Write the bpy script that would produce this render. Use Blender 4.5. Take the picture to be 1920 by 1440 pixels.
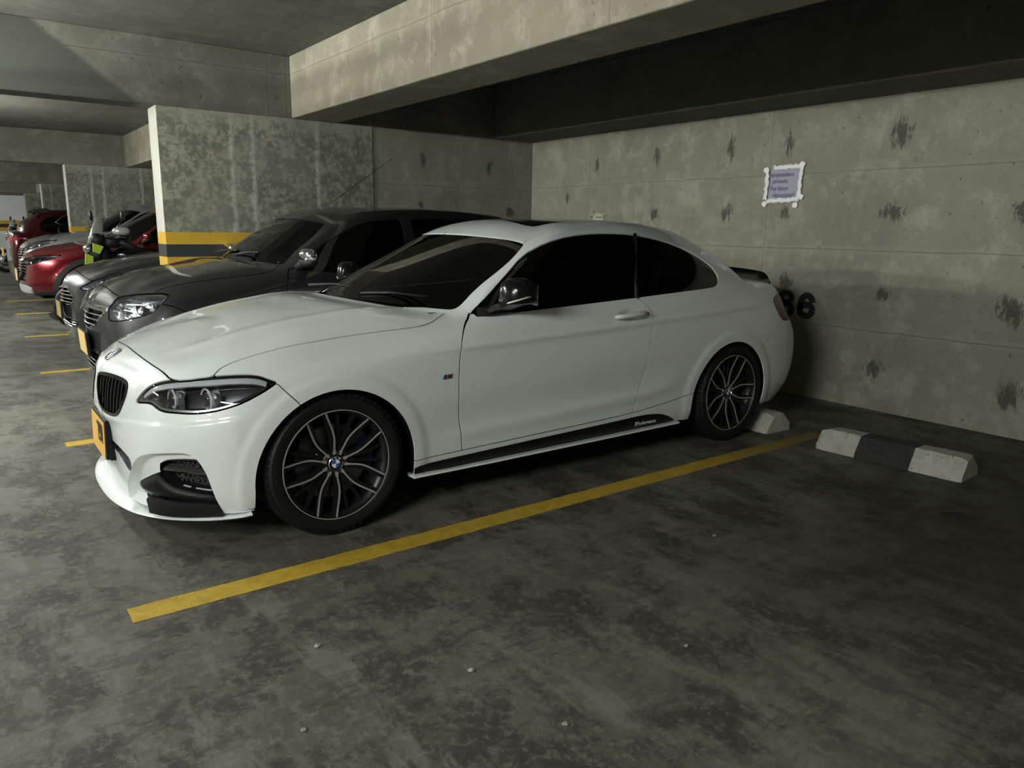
import bpy, bmesh, math, random
import numpy as np
from mathutils import Vector, Matrix
random.seed(7); rng = np.random.default_rng(7)
S = bpy.context.scene
COL = S.collection
for o in list(bpy.data.objects): bpy.data.objects.remove(o)

# ------------------------------------------------------------------ camera
CAMP = (-1.24684, -3.77999, 1.32801); YAW, PITCH, ROLL, FPX = 0.64201026, 0.204187169, 0.0145452979, 1400.94
def camera():
    f = np.array([math.sin(YAW)*math.cos(PITCH), math.cos(YAW)*math.cos(PITCH), -math.sin(PITCH)])
    r = np.array([math.cos(YAW), -math.sin(YAW), 0]); u = np.cross(r, f)
    c, s = math.cos(ROLL), math.sin(ROLL)
    r2 = c*r+s*u; u2 = -s*r+c*u
    cd = bpy.data.cameras.new('camera'); co = bpy.data.objects.new('camera', cd); COL.objects.link(co)
    m = Matrix(((r2[0], u2[0], -f[0], CAMP[0]), (r2[1], u2[1], -f[1], CAMP[1]), (r2[2], u2[2], -f[2], CAMP[2]), (0, 0, 0, 1)))
    co.matrix_world = m
    cd.sensor_fit = 'HORIZONTAL'; cd.sensor_width = 36.0; cd.lens = FPX*36.0/1920.0
    cd.clip_start = 0.05; cd.clip_end = 200
    S.camera = co
camera()
# ------------------------------------------------------------------ world, exposure
W = bpy.data.worlds.new('world'); S.world = W; W.use_nodes = True
W.node_tree.nodes['Background'].inputs[0].default_value = (0.8, 0.95, 1.0, 1)
W.node_tree.nodes['Background'].inputs[1].default_value = 0.012
S.view_settings.view_transform = 'Standard'; S.view_settings.look = 'None'
S.view_settings.exposure = 0.0; S.view_settings.gamma = 1.0
# lamps of the garage and added fill: tubes hung under the ceiling along the driving aisle (x, y, z, length, watts)
TUBES = [(-3.2, 2.4, 2.28, 1.2, 290), (-1.9, 2.4, 2.30, 1.2, 180), (-3.2, -3.2, 2.35, 1.2, 270), (-5.6, -3.2, 2.35, 1.2, 300), (-5.6, 2.4, 2.3, 1.2, 150),  # the outermost pair is unseen fill, added to soften the light
         (-1.9, 8.2, 2.2, 1.2, 300), (-3.2, 13.0, 2.3, 1.2, 300), (-3.2, 19.0, 2.3, 1.2, 300), (-3.2, 25.0, 2.3, 1.2, 300)]  # first tube set closer and stronger to brighten the second bay ceiling
TUBE_COL = (0.97, 1.0, 0.94)

# ------------------------------------------------------------------ materials
MATS = {}
def newmat(name):
    m = bpy.data.materials.new(name); m.use_nodes = True
    nt = m.node_tree; return m, nt, nt.nodes['Principled BSDF']
def mat(name, col, rough=0.5, metal=0.0, coat=0.0, spec=None, alpha=None, emis=None, trans=None, bump=None):
    if name in MATS: return MATS[name]
    m, nt, b = newmat(name)
    b.inputs['Base Color'].default_value = (*col, 1); b.inputs['Roughness'].default_value = rough
    b.inputs['Metallic'].default_value = metal; b.inputs['Coat Weight'].default_value = coat; b.inputs['Coat Roughness'].default_value = 0.03
    if spec is not None: b.inputs['Specular IOR Level'].default_value = spec
    if emis: b.inputs['Emission Color'].default_value = (*emis[:3], 1); b.inputs['Emission Strength'].default_value = emis[3]
    n = nt.nodes.new('ShaderNodeTexNoise'); n.inputs['Scale'].default_value = 9; n.inputs['Detail'].default_value = 5
    tc = nt.nodes.new('ShaderNodeTexCoord'); nt.links.new(tc.outputs['Object'], n.inputs['Vector'])
    mr = nt.nodes.new('ShaderNodeMapRange'); mr.inputs[3].default_value = max(0, rough-0.03); mr.inputs[4].default_value = min(1, rough+0.05)
    nt.links.new(n.outputs[0], mr.inputs[0]); nt.links.new(mr.outputs[0], b.inputs['Roughness'])
    if bump:
        n2 = nt.nodes.new('ShaderNodeTexNoise'); n2.inputs['Scale'].default_value = bump[0]; nt.links.new(tc.outputs['Object'], n2.inputs['Vector'])
        bp = nt.nodes.new('ShaderNodeBump'); bp.inputs['Strength'].default_value = bump[1]; bp.inputs['Distance'].default_value = 0.01
        nt.links.new(n2.outputs[0], bp.inputs['Height']); nt.links.new(bp.outputs[0], b.inputs['Normal'])
    MATS[name] = m; return m
def glass(name, tint, ior=1.5, rough=0.0):
    """thin pane: tinted see-through layer under a mirror-like surface"""
    if name in MATS: return MATS[name]
    m = bpy.data.materials.new(name); m.use_nodes = True; nt = m.node_tree; nt.nodes.clear()
    out = nt.nodes.new('ShaderNodeOutputMaterial'); mx = nt.nodes.new('ShaderNodeMixShader')
    tr = nt.nodes.new('ShaderNodeBsdfTransparent'); tr.inputs[0].default_value = (*tint, 1)
    gl = nt.nodes.new('ShaderNodeBsdfGlossy'); gl.inputs['Roughness'].default_value = rough; gl.inputs[0].default_value = (1, 1, 1, 1)
    fr = nt.nodes.new('ShaderNodeFresnel'); fr.inputs[0].default_value = ior
    nt.links.new(fr.outputs[0], mx.inputs[0]); nt.links.new(tr.outputs[0], mx.inputs[1]); nt.links.new(gl.outputs[0], mx.inputs[2])
    nt.links.new(mx.outputs[0], out.inputs[0]); MATS[name] = m; return m
def paint(name, col, flake=0.0, rough=0.35, dust=0.0):
    if name in MATS: return MATS[name]
    m, nt, b = newmat(name)
    b.inputs['Metallic'].default_value = flake; b.inputs['Roughness'].default_value = rough
    b.inputs['Coat Weight'].default_value = 1.0; b.inputs['Coat Roughness'].default_value = 0.02 + dust*0.3
    tc = nt.nodes.new('ShaderNodeTexCoord'); n = nt.nodes.new('ShaderNodeTexNoise'); n.inputs['Scale'].default_value = 14; n.inputs['Detail'].default_value = 8; n.inputs['Roughness'].default_value = 0.7
    nt.links.new(tc.outputs['Object'], n.inputs['Vector'])
    mx = nt.nodes.new('ShaderNodeMix'); mx.data_type = 'RGBA'
    mx.inputs[6].default_value = (*[c*(1-0.03) for c in col], 1); mx.inputs[7].default_value = (*[min(1, c*1.02+0.02*dust) for c in col], 1)
    nt.links.new(n.outputs[0], mx.inputs[0]); nt.links.new(mx.outputs[2], b.inputs['Base Color'])
    MATS[name] = m; return m

def N(nt, t, **kw):
    n = nt.nodes.new(t)
    for k, v in kw.items(): setattr(n, k, v)
    return n
def math_(nt, op, a, b=None, c=None, clamp=False):
    n = nt.nodes.new('ShaderNodeMath'); n.operation = op; n.use_clamp = clamp
    for i, v in enumerate((a, b, c)):
        if v is None: continue
        if isinstance(v, (int, float)): n.inputs[i].default_value = v
        else: nt.links.new(v, n.inputs[i])
    return n.outputs[0]
def mixc(nt, f, a, b, blend='MIX'):
    n = nt.nodes.new('ShaderNodeMix'); n.data_type = 'RGBA'; n.blend_type = blend
    for i, v in ((0, f), (6, a), (7, b)):
        if isinstance(v, (int, float)): n.inputs[i].default_value = v
        elif isinstance(v, tuple): n.inputs[i].default_value = (*v, 1)
        else: nt.links.new(v, n.inputs[i])
    return n.outputs[2]
def noise(nt, vec, scale, detail=6, rough=0.55, dist=0.0, sc=None):
    if sc:
        mp = nt.nodes.new('ShaderNodeMapping'); mp.inputs['Scale'].default_value = sc; nt.links.new(vec, mp.inputs[0]); vec = mp.outputs[0]
    n = nt.nodes.new('ShaderNodeTexNoise'); n.inputs['Scale'].default_value = scale; n.inputs['Detail'].default_value = detail
    n.inputs['Roughness'].default_value = rough; n.inputs['Distortion'].default_value = dist
    nt.links.new(vec, n.inputs['Vector']); return n.outputs[0]
def ramp(nt, f, lo, hi, a=0.0, b=1.0):
    n = nt.nodes.new('ShaderNodeMapRange'); n.interpolation_type = 'SMOOTHSTEP'
    nt.links.new(f, n.inputs[0]); n.inputs[1].default_value = lo; n.inputs[2].default_value = hi; n.inputs[3].default_value = a; n.inputs[4].default_value = b
    return n.outputs[0]
def concrete(name, base, dark, light, hlines=(), vlines=(), vaxis='Y', stain=False, planks=False, mottled=False, bands=False, rough=0.85, pores=1.0, damp=None):
    if name in MATS: return MATS[name]
    m, nt, b = newmat(name); L = nt.links
    tc = nt.nodes.new('ShaderNodeTexCoord'); P = tc.outputs['Object']
    sep = nt.nodes.new('ShaderNodeSeparateXYZ'); L.new(P, sep.inputs[0]); Z = sep.outputs[2]; H = sep.outputs[1] if vaxis == 'Y' else sep.outputs[0]
    big = noise(nt, P, 0.9, 6, 0.62, 0.15); mid = noise(nt, P, 4.0, 12, 0.74, 0.15); fine = noise(nt, P, 70, 5, 0.75)
    c = mixc(nt, ramp(nt, big, 0.3, 0.7), dark, base)
    c = mixc(nt, ramp(nt, mid, 0.46, 0.66), c, light); c = mixc(nt, ramp(nt, noise(nt, P, 11, 12, 0.82, 0.1), 0.52, 0.64, 0, 0.4), c, dark)
    c = mixc(nt, ramp(nt, fine, 0.35, 0.75, 0, 0.55), c, dark)
    ph = noise(nt, P, 26, 2, 0.5); c = mixc(nt, ramp(nt, ph, 0.70, 0.74, 0, 0.75*pores), c, tuple(x*0.35 for x in dark))
    hgt = mid
    if mottled:
        mo = math_(nt, 'ADD', math_(nt, 'MULTIPLY', noise(nt, P, 6, 10, 0.75, 0.1), .45), math_(nt, 'MULTIPLY', noise(nt, P, 24, 12, 0.85, 0.1), .55)); c = mixc(nt, ramp(nt, mo, 0.46, 0.56), (0.12, 0.12, 0.094), (0.25, 0.25, 0.20))
        m3 = noise(nt, P, 2.2, 6, 0.6, 0.5, ); c = mixc(nt, ramp(nt, m3, 0.45, 0.7, 0, 0.4), c, (0.24, 0.24, 0.195))
        drip = noise(nt, P, 3.0, 10, 0.75, 0.3, (1, 1, 0.05)); zz = ramp(nt, Z, 1.0, 2.3, 0.04, 0.0)
        c = mixc(nt, ramp(nt, math_(nt, 'SUBTRACT', drip, zz), 0.60, 0.66, 0, 0.55), c, (0.34, 0.34, 0.29))
        wob = noise(nt, P, 6, 4, 0.6, 0, (1, 1, 1)); 
        for xc in (0.90, 1.09, 1.71):
            d = math_(nt, 'ABSOLUTE', math_(nt, 'SUBTRACT', math_(nt, 'ADD', H, math_(nt, 'MULTIPLY', math_(nt, 'SUBTRACT', wob, 0.5), 0.08)), xc))
            k = math_(nt, 'MULTIPLY', ramp(nt, d, 0.004, 0.035, 1, 0), ramp(nt, mo, 0.35, 0.6, 0.2, 0.9))
            c = mixc(nt, k, c, (0.40, 0.40, 0.35))
        topz = ramp(nt, math_(nt, 'ADD', Z, math_(nt, 'MULTIPLY', mo, 0.6)), 2.40, 2.65, 0, 0.8); c = mixc(nt, topz, c, (0.30, 0.30, 0.25))
    if planks:
        pl = noise(nt, P, 2.0, 8, 0.6, 0.2, planks); c = mixc(nt, ramp(nt, pl, 0.45, 0.65, 0, 0.5), c, dark)
    wob = noise(nt, P, 3, 3, 0.5); wo = math_(nt, 'MULTIPLY', math_(nt, 'SUBTRACT', wob, 0.5), 0.03)
    for ax, lines in ((Z, hlines), (H, vlines)):
        for (q, k) in lines:
            d = math_(nt, 'ABSOLUTE', math_(nt, 'SUBTRACT', math_(nt, 'ADD', ax, wo), q))
            c = mixc(nt, ramp(nt, d, 0.002, 0.007, k, 0), c, tuple(x*0.5 for x in dark))
            c = mixc(nt, ramp(nt, d, 0.006, 0.05, k*0.25, 0), c, light)
    if stain:
        at = nt.nodes.new('ShaderNodeAttribute'); at.attribute_name = 'stain'
        sn = noise(nt, P, 20, 12, 0.82, 0.5, (1, 1.3, 0.5)); a = math_(nt, 'ADD', at.outputs['Fac'], math_(nt, 'MULTIPLY', math_(nt, 'SUBTRACT', sn, 0.5), 3.4))
        c = mixc(nt, math_(nt, 'MULTIPLY', ramp(nt, a, 0.55, 0.85, 0, 0.85), ramp(nt, at.outputs['Fac'], .02, .35)), c, (0.06, 0.058, 0.047))
        sw = noise(nt, P, 1.4, 8, 0.65, 1.2, (1, 0.5, 1.4)); c = mixc(nt, ramp(nt, sw, 0.56, 0.70, 0, 0.30), c, dark)
    if damp:
        dz = noise(nt, P, 1.5, 6, 0.6)
        e = math_(nt, 'ADD', math_(nt, 'ADD', H, math_(nt, 'MULTIPLY', Z, damp[1])), math_(nt, 'MULTIPLY', dz, 0.25))
        c = mixc(nt, ramp(nt, e, damp[0], damp[0]+0.10, 0.85, 0), c, (0.045, 0.050, 0.041))
    if bands:
        yel = (0.50, 0.31, 0.02); blk = (0.02, 0.022, 0.025)
        n5 = noise(nt, P, 30, 6, 0.6); yc = mixc(nt, ramp(nt, n5, 0.4, 0.8, 0, 0.35), yel, (0.33, 0.21, 0.03))
        for z0, z1, cc in ((0.935, 1.046, yc), (1.046, 1.156, blk), (1.156, 1.262, yc)):
            k = math_(nt, 'MULTIPLY', math_(nt, 'GREATER_THAN', Z, z0), math_(nt, 'LESS_THAN', Z, z1)); c = mixc(nt, k, c, cc)
    L.new(c, b.inputs['Base Color']); b.inputs['Roughness'].default_value = rough
    bp = nt.nodes.new('ShaderNodeBump'); bp.inputs['Strength'].default_value = 0.35; bp.inputs['Distance'].default_value = 0.012
    hh = math_(nt, 'ADD', math_(nt, 'MULTIPLY', mid, 1.0), math_(nt, 'MULTIPLY', fine, 0.15)); L.new(hh, bp.inputs['Height']); L.new(bp.outputs[0], b.inputs['Normal'])
    MATS[name] = m; return m

# ------------------------------------------------------------------ mesh helpers
def finish(name, V, F, mats, parent=None, mi=None, smooth=True, loc=None):
    me = bpy.data.meshes.new(name)
    V = np.asarray(V, float)
    used = sorted({i for f in F for i in f}); mp = {u: k for k, u in enumerate(used)}
    me.from_pydata([tuple(V[i]) for i in used], [], [tuple(mp[i] for i in f) for f in F])
    if not isinstance(mats, (list, tuple)): mats = [mats]
    for m in mats: me.materials.append(m)
    if mi is not None: me.polygons.foreach_set('material_index', mi)
    if smooth is True: me.polygons.foreach_set('use_smooth', [True]*len(me.polygons))
    me.update()
    o = bpy.data.objects.new(name, me); COL.objects.link(o)
    if parent is not None: o.parent = parent
    if loc is not None: o.location = loc
    return o
def auto_smooth(o, deg=35):
    me = o.data; bm = bmesh.new(); bm.from_mesh(me); bmesh.ops.remove_doubles(bm, verts=bm.verts, dist=1e-5)
    a = math.radians(deg)
    for e in bm.edges: e.smooth = not (len(e.link_faces) == 2 and e.calc_face_angle(0) > a)
    for f in bm.faces: f.smooth = True
    bm.to_mesh(me); bm.free(); return o
def solid(o, t, off=-1.0):
    m = o.modifiers.new('s', 'SOLIDIFY'); m.thickness = t; m.offset = off; return o
def bevel(o, w, seg=2):
    m = o.modifiers.new('b', 'BEVEL'); m.width = w; m.segments = seg; m.limit_method = 'ANGLE'; return o
class G:
    """collects shapes into one mesh"""
    def __init__(s): s.V = []; s.F = []; s.M = []
    def add(s, V, F, m=0):
        n = len(s.V); s.V += [tuple(v) for v in V]; s.F += [tuple(i+n for i in f) for f in F]; s.M += [m]*len(F); return s
    def box(s, c, d, m=0, rot=None, taper=None):
        x, y, z = (q/2 for q in d); V = [Vector((a*x, b*y, k*z)) for k in (-1, 1) for b in (-1, 1) for a in (-1, 1)]
        if taper: V = [Vector((v.x*(taper[0] if v.z > 0 else 1), v.y*(taper[1] if v.z > 0 else 1), v.z)) for v in V]
        if rot: R = Matrix.Rotation(rot[1], 3, rot[0]); V = [R@v for v in V]
        V = [v+Vector(c) for v in V]
        return s.add(V, [(0, 2, 3, 1), (4, 5, 7, 6), (0, 1, 5, 4), (2, 6, 7, 3), (0, 4, 6, 2), (1, 3, 7, 5)], m)
    def tube(s, pts, r, n=12, m=0, caps=True, closed=False):
        pts = [Vector(p) for p in pts]; rs = r if isinstance(r, (list, tuple)) else [r]*len(pts); V = []; F = []
        up = None
        for i, p in enumerate(pts):
            a = pts[i-1] if (i or closed) else p; b_ = pts[(i+1) % len(pts)] if (i < len(pts)-1 or closed) else p
            t = (b_-a).normalized()
            if up is None: up = t.orthogonal().normalized()
            up = (up-t*up.dot(t)).normalized(); w = t.cross(up)
            for k in range(n):
                an = 2*math.pi*k/n; V.append(p+(up*math.cos(an)+w*math.sin(an))*rs[i])
        L = len(pts)
        for i in range(L if closed else L-1):
            j = (i+1) % L
            for k in range(n): F.append((i*n+k, i*n+(k+1) % n, j*n+(k+1) % n, j*n+k))
        if caps and not closed: F.append(tuple(range(n-1, -1, -1))); F.append(tuple((L-1)*n+k for k in range(n)))
        return s.add(V, F, m)
    def lathe(s, prof, axis='Y', n=48, c=(0, 0, 0), m=0, close=False, mf=None):
        V = []; F = []
        for (r, h) in prof:
            for k in range(n):
                a = 2*math.pi*k/n; ca, sa = math.cos(a)*r, math.sin(a)*r
                v = {'Y': (ca, h, sa), 'Z': (ca, sa, h), 'X': (h, ca, sa)}[axis]; V.append((v[0]+c[0], v[1]+c[1], v[2]+c[2]))
        L = len(prof); ms = []
        for i in range(L if close else L-1):
            j = (i+1) % L
            for k in range(n):
                F.append((i*n+k, j*n+k, j*n+(k+1) % n, i*n+(k+1) % n)); ms.append(mf[i] if mf else m)
        n0 = len(s.V); s.V += V; s.F += [tuple(i+n0 for i in f) for f in F]; s.M += ms; return s
    def disc(s, c, r, axis='Y', n=32, m=0):
        V = [c]+[{'Y': (c[0]+r*math.cos(a), c[1], c[2]+r*math.sin(a)), 'X': (c[0], c[1]+r*math.cos(a), c[2]+r*math.sin(a)), 'Z': (c[0]+r*math.cos(a), c[1]+r*math.sin(a), c[2])}[axis] for a in [2*math.pi*k/n for k in range(n)]]
        return s.add(V, [(0, 1+k, 1+(k+1) % n) for k in range(n)], m)
    def ellipsoid(s, c, r, m=0, nu=24, nv=14, p=1.0, rot=None):
        V = []; F = []
        sg = lambda t: math.copysign(abs(t)**p, t)
        for i in range(nv+1):
            th = math.pi*i/nv
            for k in range(nu):
                a = 2*math.pi*k/nu; v = Vector((r[0]*sg(math.sin(th))*sg(math.cos(a)), r[1]*sg(math.sin(th))*sg(math.sin(a)), r[2]*sg(math.cos(th))))
                if rot: v = Matrix.Rotation(rot[1], 3, rot[0])@v
                V.append(v+Vector(c))
        for i in range(nv):
            for k in range(nu): F.append((i*nu+k, (i+1)*nu+k, (i+1)*nu+(k+1) % nu, i*nu+(k+1) % nu))
        return s.add(V, F, m)
    def loft(s, rings, m=0, caps=True, closed=True):
        n = len(rings[0]); V = [p for r in rings for p in r]; F = []
        for i in range(len(rings)-1):
            for k in range(n if closed else n-1): F.append((i*n+k, i*n+(k+1) % n, (i+1)*n+(k+1) % n, (i+1)*n+k))
        if caps: F.append(tuple(range(n-1, -1, -1))); F.append(tuple((len(rings)-1)*n+k for k in range(n)))
        return s.add(V, F, m)
    def xf(s, M4):
        s.V = [tuple(M4@Vector(v)) for v in s.V]; return s
    def build(s, name, mats, parent=None, smooth=True, auto=None, loc=None):
        o = finish(name, s.V, s.F, mats, parent, s.M, smooth, loc)
        if auto: auto_smooth(o, auto)
        return o
def thing(name, label, cat, loc=(0, 0, 0), rotz=0.0, group=None):
    o = bpy.data.objects.new(name, None); COL.objects.link(o); o.location = loc; o.rotation_euler = (0, 0, rotz); o.empty_display_size = 0.2
    return tag(o, label, cat, group)
def tag(o, label, cat, group=None, kind=None):
    o['label'] = label; o['category'] = cat
    if group: o['group'] = group
    if kind: o['kind'] = kind
    return o
def struct(o, label=None):
    o['kind'] = 'structure'
    if label: o['label'] = label; o['category'] = label.split('|')[-1] if '|' in label else 'structure'
    return o
def text_geo(txt, size, thick=0.001, bold=0.0, align='CENTER'):
    cu = bpy.data.curves.new('t', 'FONT'); cu.body = txt; cu.size = size; cu.extrude = thick; cu.offset = bold; cu.align_x = align; cu.align_y = 'CENTER'
    ob = bpy.data.objects.new('t', cu); COL.objects.link(ob); bpy.context.view_layer.update()
    me = bpy.data.meshes.new_from_object(ob.evaluated_get(bpy.context.evaluated_depsgraph_get()))
    V = [tuple(v.co) for v in me.vertices]; F = [tuple(p.vertices) for p in me.polygons]
    bpy.data.objects.remove(ob); bpy.data.curves.remove(cu); bpy.data.meshes.remove(me)
    return V, F
# surface pieces with vertex normals, cut by signed fields
class Sf:
    def __init__(s, V, N, F): s.V = V; s.N = N; s.F = F
def vnormals(V, Q):
    n = np.cross(V[Q[:, 2]]-V[Q[:, 0]], V[Q[:, 3]]-V[Q[:, 1]]); o = np.zeros_like(V)
    for k in range(4): np.add.at(o, Q[:, k], n)
    return o/np.maximum(np.linalg.norm(o, axis=1), 1e-12)[:, None]
def split(s, f, fn=None):
    """f: value per vertex -> (part with f>0, part with f<0)"""
    f = np.asarray(f, float); f = np.where(np.abs(f) < 2e-5, 2e-5, f); pos = (f > 0).tolist(); fl = f.tolist()
    A = []; B = []; cache = {}; nv = len(s.V); ev = []
    for face in s.F:
        c = sum(pos[i] for i in face)
        if c == len(face): A.append(face)
        elif c == 0: B.append(face)
        else:
            a = []; b = []; L = len(face)
            for k in range(L):
                i, j = face[k], face[(k+1) % L]
                (a if pos[i] else b).append(i)
                if pos[i] != pos[j]:
                    key = (i, j) if i < j else (j, i)
                    if key not in cache:
                        cache[key] = nv+len(ev); ev.append((key[0], key[1], fl[key[0]]/(fl[key[0]]-fl[key[1]])))
                    a.append(cache[key]); b.append(cache[key])
            if len(a) > 2: A.append(tuple(a))
            if len(b) > 2: B.append(tuple(b))
    if ev:
        i = np.array([e[0] for e in ev]); j = np.array([e[1] for e in ev]); t = np.array([e[2] for e in ev])[:, None]
        if fn is not None:          # place the cut exactly on the outline: a few regula falsi steps along each edge
            lo = np.zeros(len(t)); hi = np.ones(len(t)); flo = f[i].copy(); fhi = f[j].copy(); tt = t[:, 0].copy()
            for _ in range(5):
                fm = fn(s.V[i]*(1-tt[:, None])+s.V[j]*tt[:, None]); same = (fm > 0) == (flo > 0)
                lo = np.where(same, tt, lo); flo = np.where(same, fm, flo); hi = np.where(same, hi, tt); fhi = np.where(same, fhi, fm)
                d_ = flo-fhi; tt = np.where(np.abs(d_) > 1e-12, lo+(hi-lo)*flo/np.where(np.abs(d_) > 1e-12, d_, 1), (lo+hi)/2); tt = np.clip(.8*tt+.1*(lo+hi), 0.001, .999)
            t = tt[:, None]
        V = np.concatenate([s.V, s.V[i]*(1-t)+s.V[j]*t]); Nn = s.N[i]*(1-t)+s.N[j]*t
        Nn /= np.maximum(np.linalg.norm(Nn, axis=1), 1e-9)[:, None]; Nn = np.concatenate([s.N, Nn])
    else: V, Nn = s.V, s.N
    return compact(Sf(V, Nn, A)), compact(Sf(V, Nn, B))
def compact(s):
    if not s.F: return Sf(np.zeros((0, 3)), np.zeros((0, 3)), [])
    fl = np.fromiter((i for f in s.F for i in f), int); used, inv = np.unique(fl, return_inverse=True); inv = inv.tolist()
    F = []; k = 0
    for f in s.F: F.append(tuple(inv[k:k+len(f)])); k += len(f)
    return Sf(s.V[used], s.N[used], F)
def cut(s, f, gap=0.0):
    """carve the region f>0 out; both sides keep a gap between them. f is a function of (V)"""
    if not s.F: return s, s
    if gap:
        a, _ = split(s, f(s.V)-gap, lambda V: f(V)-gap); _, b = split(s, f(s.V)+gap, lambda V: f(V)+gap); return a, b
    return split(s, f(s.V), f)
def chaikin(P, it=2, closed=True):
    P = np.array(P, float)
    for _ in range(it):
        if closed: Q = np.roll(P, -1, 0); P = np.stack([P*.75+Q*.25, P*.25+Q*.75], 1).reshape(-1, P.shape[1])
        else: Q = np.stack([P[:-1]*.75+P[1:]*.25, P[:-1]*.25+P[1:]*.75], 1).reshape(-1, P.shape[1]); P = np.concatenate([P[:1], Q, P[-1:]])
    return P
def sdpoly(X, poly):
    X = np.asarray(X, float); P = np.asarray(poly, float); Q = np.roll(P, -1, 0); best = np.full(len(X), 1e9); ins = np.zeros(len(X), bool)
    for a, b in zip(P, Q):
        e = b-a; w = X-a; t = np.clip((w@e)/max(e@e, 1e-12), 0, 1); d = np.hypot(*(w-t[:, None]*e).T); best = np.minimum(best, d)
        c = (a[1] > X[:, 1]) != (b[1] > X[:, 1])
        if c.any():
            with np.errstate(divide='ignore', invalid='ignore'): xi = a[0]+(X[:, 1]-a[1])*(b[0]-a[0])/(b[1]-a[1])
            ins ^= c & (X[:, 0] < xi)
    return np.where(ins, best, -best)
R2 = 2**.5
def pj(V, mode):
    a = np.abs(V[:, 1])
    if mode == 'side': return np.stack([V[:, 0], V[:, 2]], 1)
    if mode == 'top': return np.stack([V[:, 0], a], 1)
    if mode == 'obl': return np.stack([(V[:, 0]+a)/R2, V[:, 2]], 1)
    if mode == 'front': return np.stack([a, V[:, 2]], 1)
def fpoly(mode, poly, it=2, lim=None, grow=0.0):
    P = chaikin(poly, it) if it else np.array(poly)
    def f(V):
        if len(V) == 0: return np.zeros(0)
        d = sdpoly(pj(V, mode), P)+grow
        if lim is not None: d = np.minimum(d, lim(V))
        return d
    return f
def ss(t): t = np.clip(t, 0, 1); return t*t*(3-2*t)
def offs(s, d):
    d = np.broadcast_to(np.asarray(d, float), (len(s.V),)); return Sf(s.V+s.N*d[:, None], s.N, s.F)
def lr(s):
    """left (y<0) and right half"""
    if not s.F: return s, s
    yc = s.V[:, 1]; A = []; B = []
    for f in s.F: (A if sum(yc[i] for i in f) < 0 else B).append(f)
    return compact(Sf(s.V, s.N, A)), compact(Sf(s.V, s.N, B))
def sfobj(name, s, m, parent, thick=0.0):
    """one panel; thick > 0 gives it folded-in edges along every border"""
    if not s.F: return None
    if not thick: return finish(name, s.V, s.F, m, parent)
    thick = max(thick*3.5, .008) if thick < .01 else thick
    cnt = {}
    for f in s.F:
        for k in range(len(f)):
            i, j = f[k], f[(k+1) % len(f)]
            if (j, i) in cnt: del cnt[(j, i)]
            else: cnt[(i, j)] = 1
    V = s.V; n = len(V); bv = sorted({i for e in cnt for i in e}); ix = {b: k for k, b in enumerate(bv)}; nb = len(bv)
    b = np.array(bv, int); X = np.concatenate([V, V[b], V[b]-s.N[b]*thick]) if nb else V
    F = list(s.F)+[(n+ix[i], n+nb+ix[i], n+nb+ix[j], n+ix[j]) for i, j in cnt]
    return finish(name, X, F, m, parent)
# ------------------------------------------------------------------ car body surface (Catmull-Clark)
def cc_sub(V,F):
    # V (n,3), F (m,4) quads -> one Catmull-Clark step
    n=len(V); m=len(F)
    fp=V[F].mean(1)
    e=np.stack([F,np.roll(F,-1,1)],2).reshape(-1,2); es=np.sort(e,1)
    key=es[:,0].astype(np.int64)*n+es[:,1]
    uk,idx,inv=np.unique(key,return_index=True,return_inverse=True)
    inv=inv.ravel()
    E=es[idx]; ne=len(E)
    cnt=np.bincount(inv,minlength=ne)
    fs=np.zeros((ne,3)); np.add.at(fs,inv,np.repeat(fp,4,0))
    mid=V[E].mean(1); bd=cnt==1
    ep=np.where(bd[:,None],mid,(V[E].sum(1)+fs)/4)
    # vertex
    val=np.zeros(n); Fs=np.zeros((n,3)); np.add.at(Fs,F.ravel(),np.repeat(fp,4,0)); fc=np.bincount(F.ravel(),minlength=n)
    Rs=np.zeros((n,3)); np.add.at(Rs,E[:,0],mid); np.add.at(Rs,E[:,1],mid); ec=np.bincount(E.ravel(),minlength=n)
    fc1=np.maximum(fc,1)[:,None]; ec1=np.maximum(ec,1)[:,None]
    vp=(Fs/fc1+2*Rs/ec1+(ec1-3)*V)/ec1
    Bs=np.zeros((n,3)); bc=np.bincount(E[bd].ravel(),minlength=n)
    np.add.at(Bs,E[bd][:,0],V[E[bd][:,1]]); np.add.at(Bs,E[bd][:,1],V[E[bd][:,0]])
    isb=bc>0
    vb=V*.75+Bs/8
    vb=np.where((fc==1)[:,None],V,vb)
    vp=np.where(isb[:,None],vb,vp)
    NV=np.concatenate([vp,ep,fp])
    ei=(inv.reshape(m,4)+n); fi=np.arange(m)+n+ne
    q=[np.stack([F[:,k],ei[:,k],fi,ei[:,k-1]],1) for k in range(4)]
    return NV,np.concatenate(q)
def subdiv(V,F,l):
    for _ in range(l): V,F=cc_sub(V,F)
    return V,F
def fit_cage(T,F,it=6,k=.75):
    C=T.copy(); n=len(T)
    for _ in range(it):
        W,_f=subdiv(C,F,2)
        C=C+k*(T-W[:n])
    return C
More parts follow.
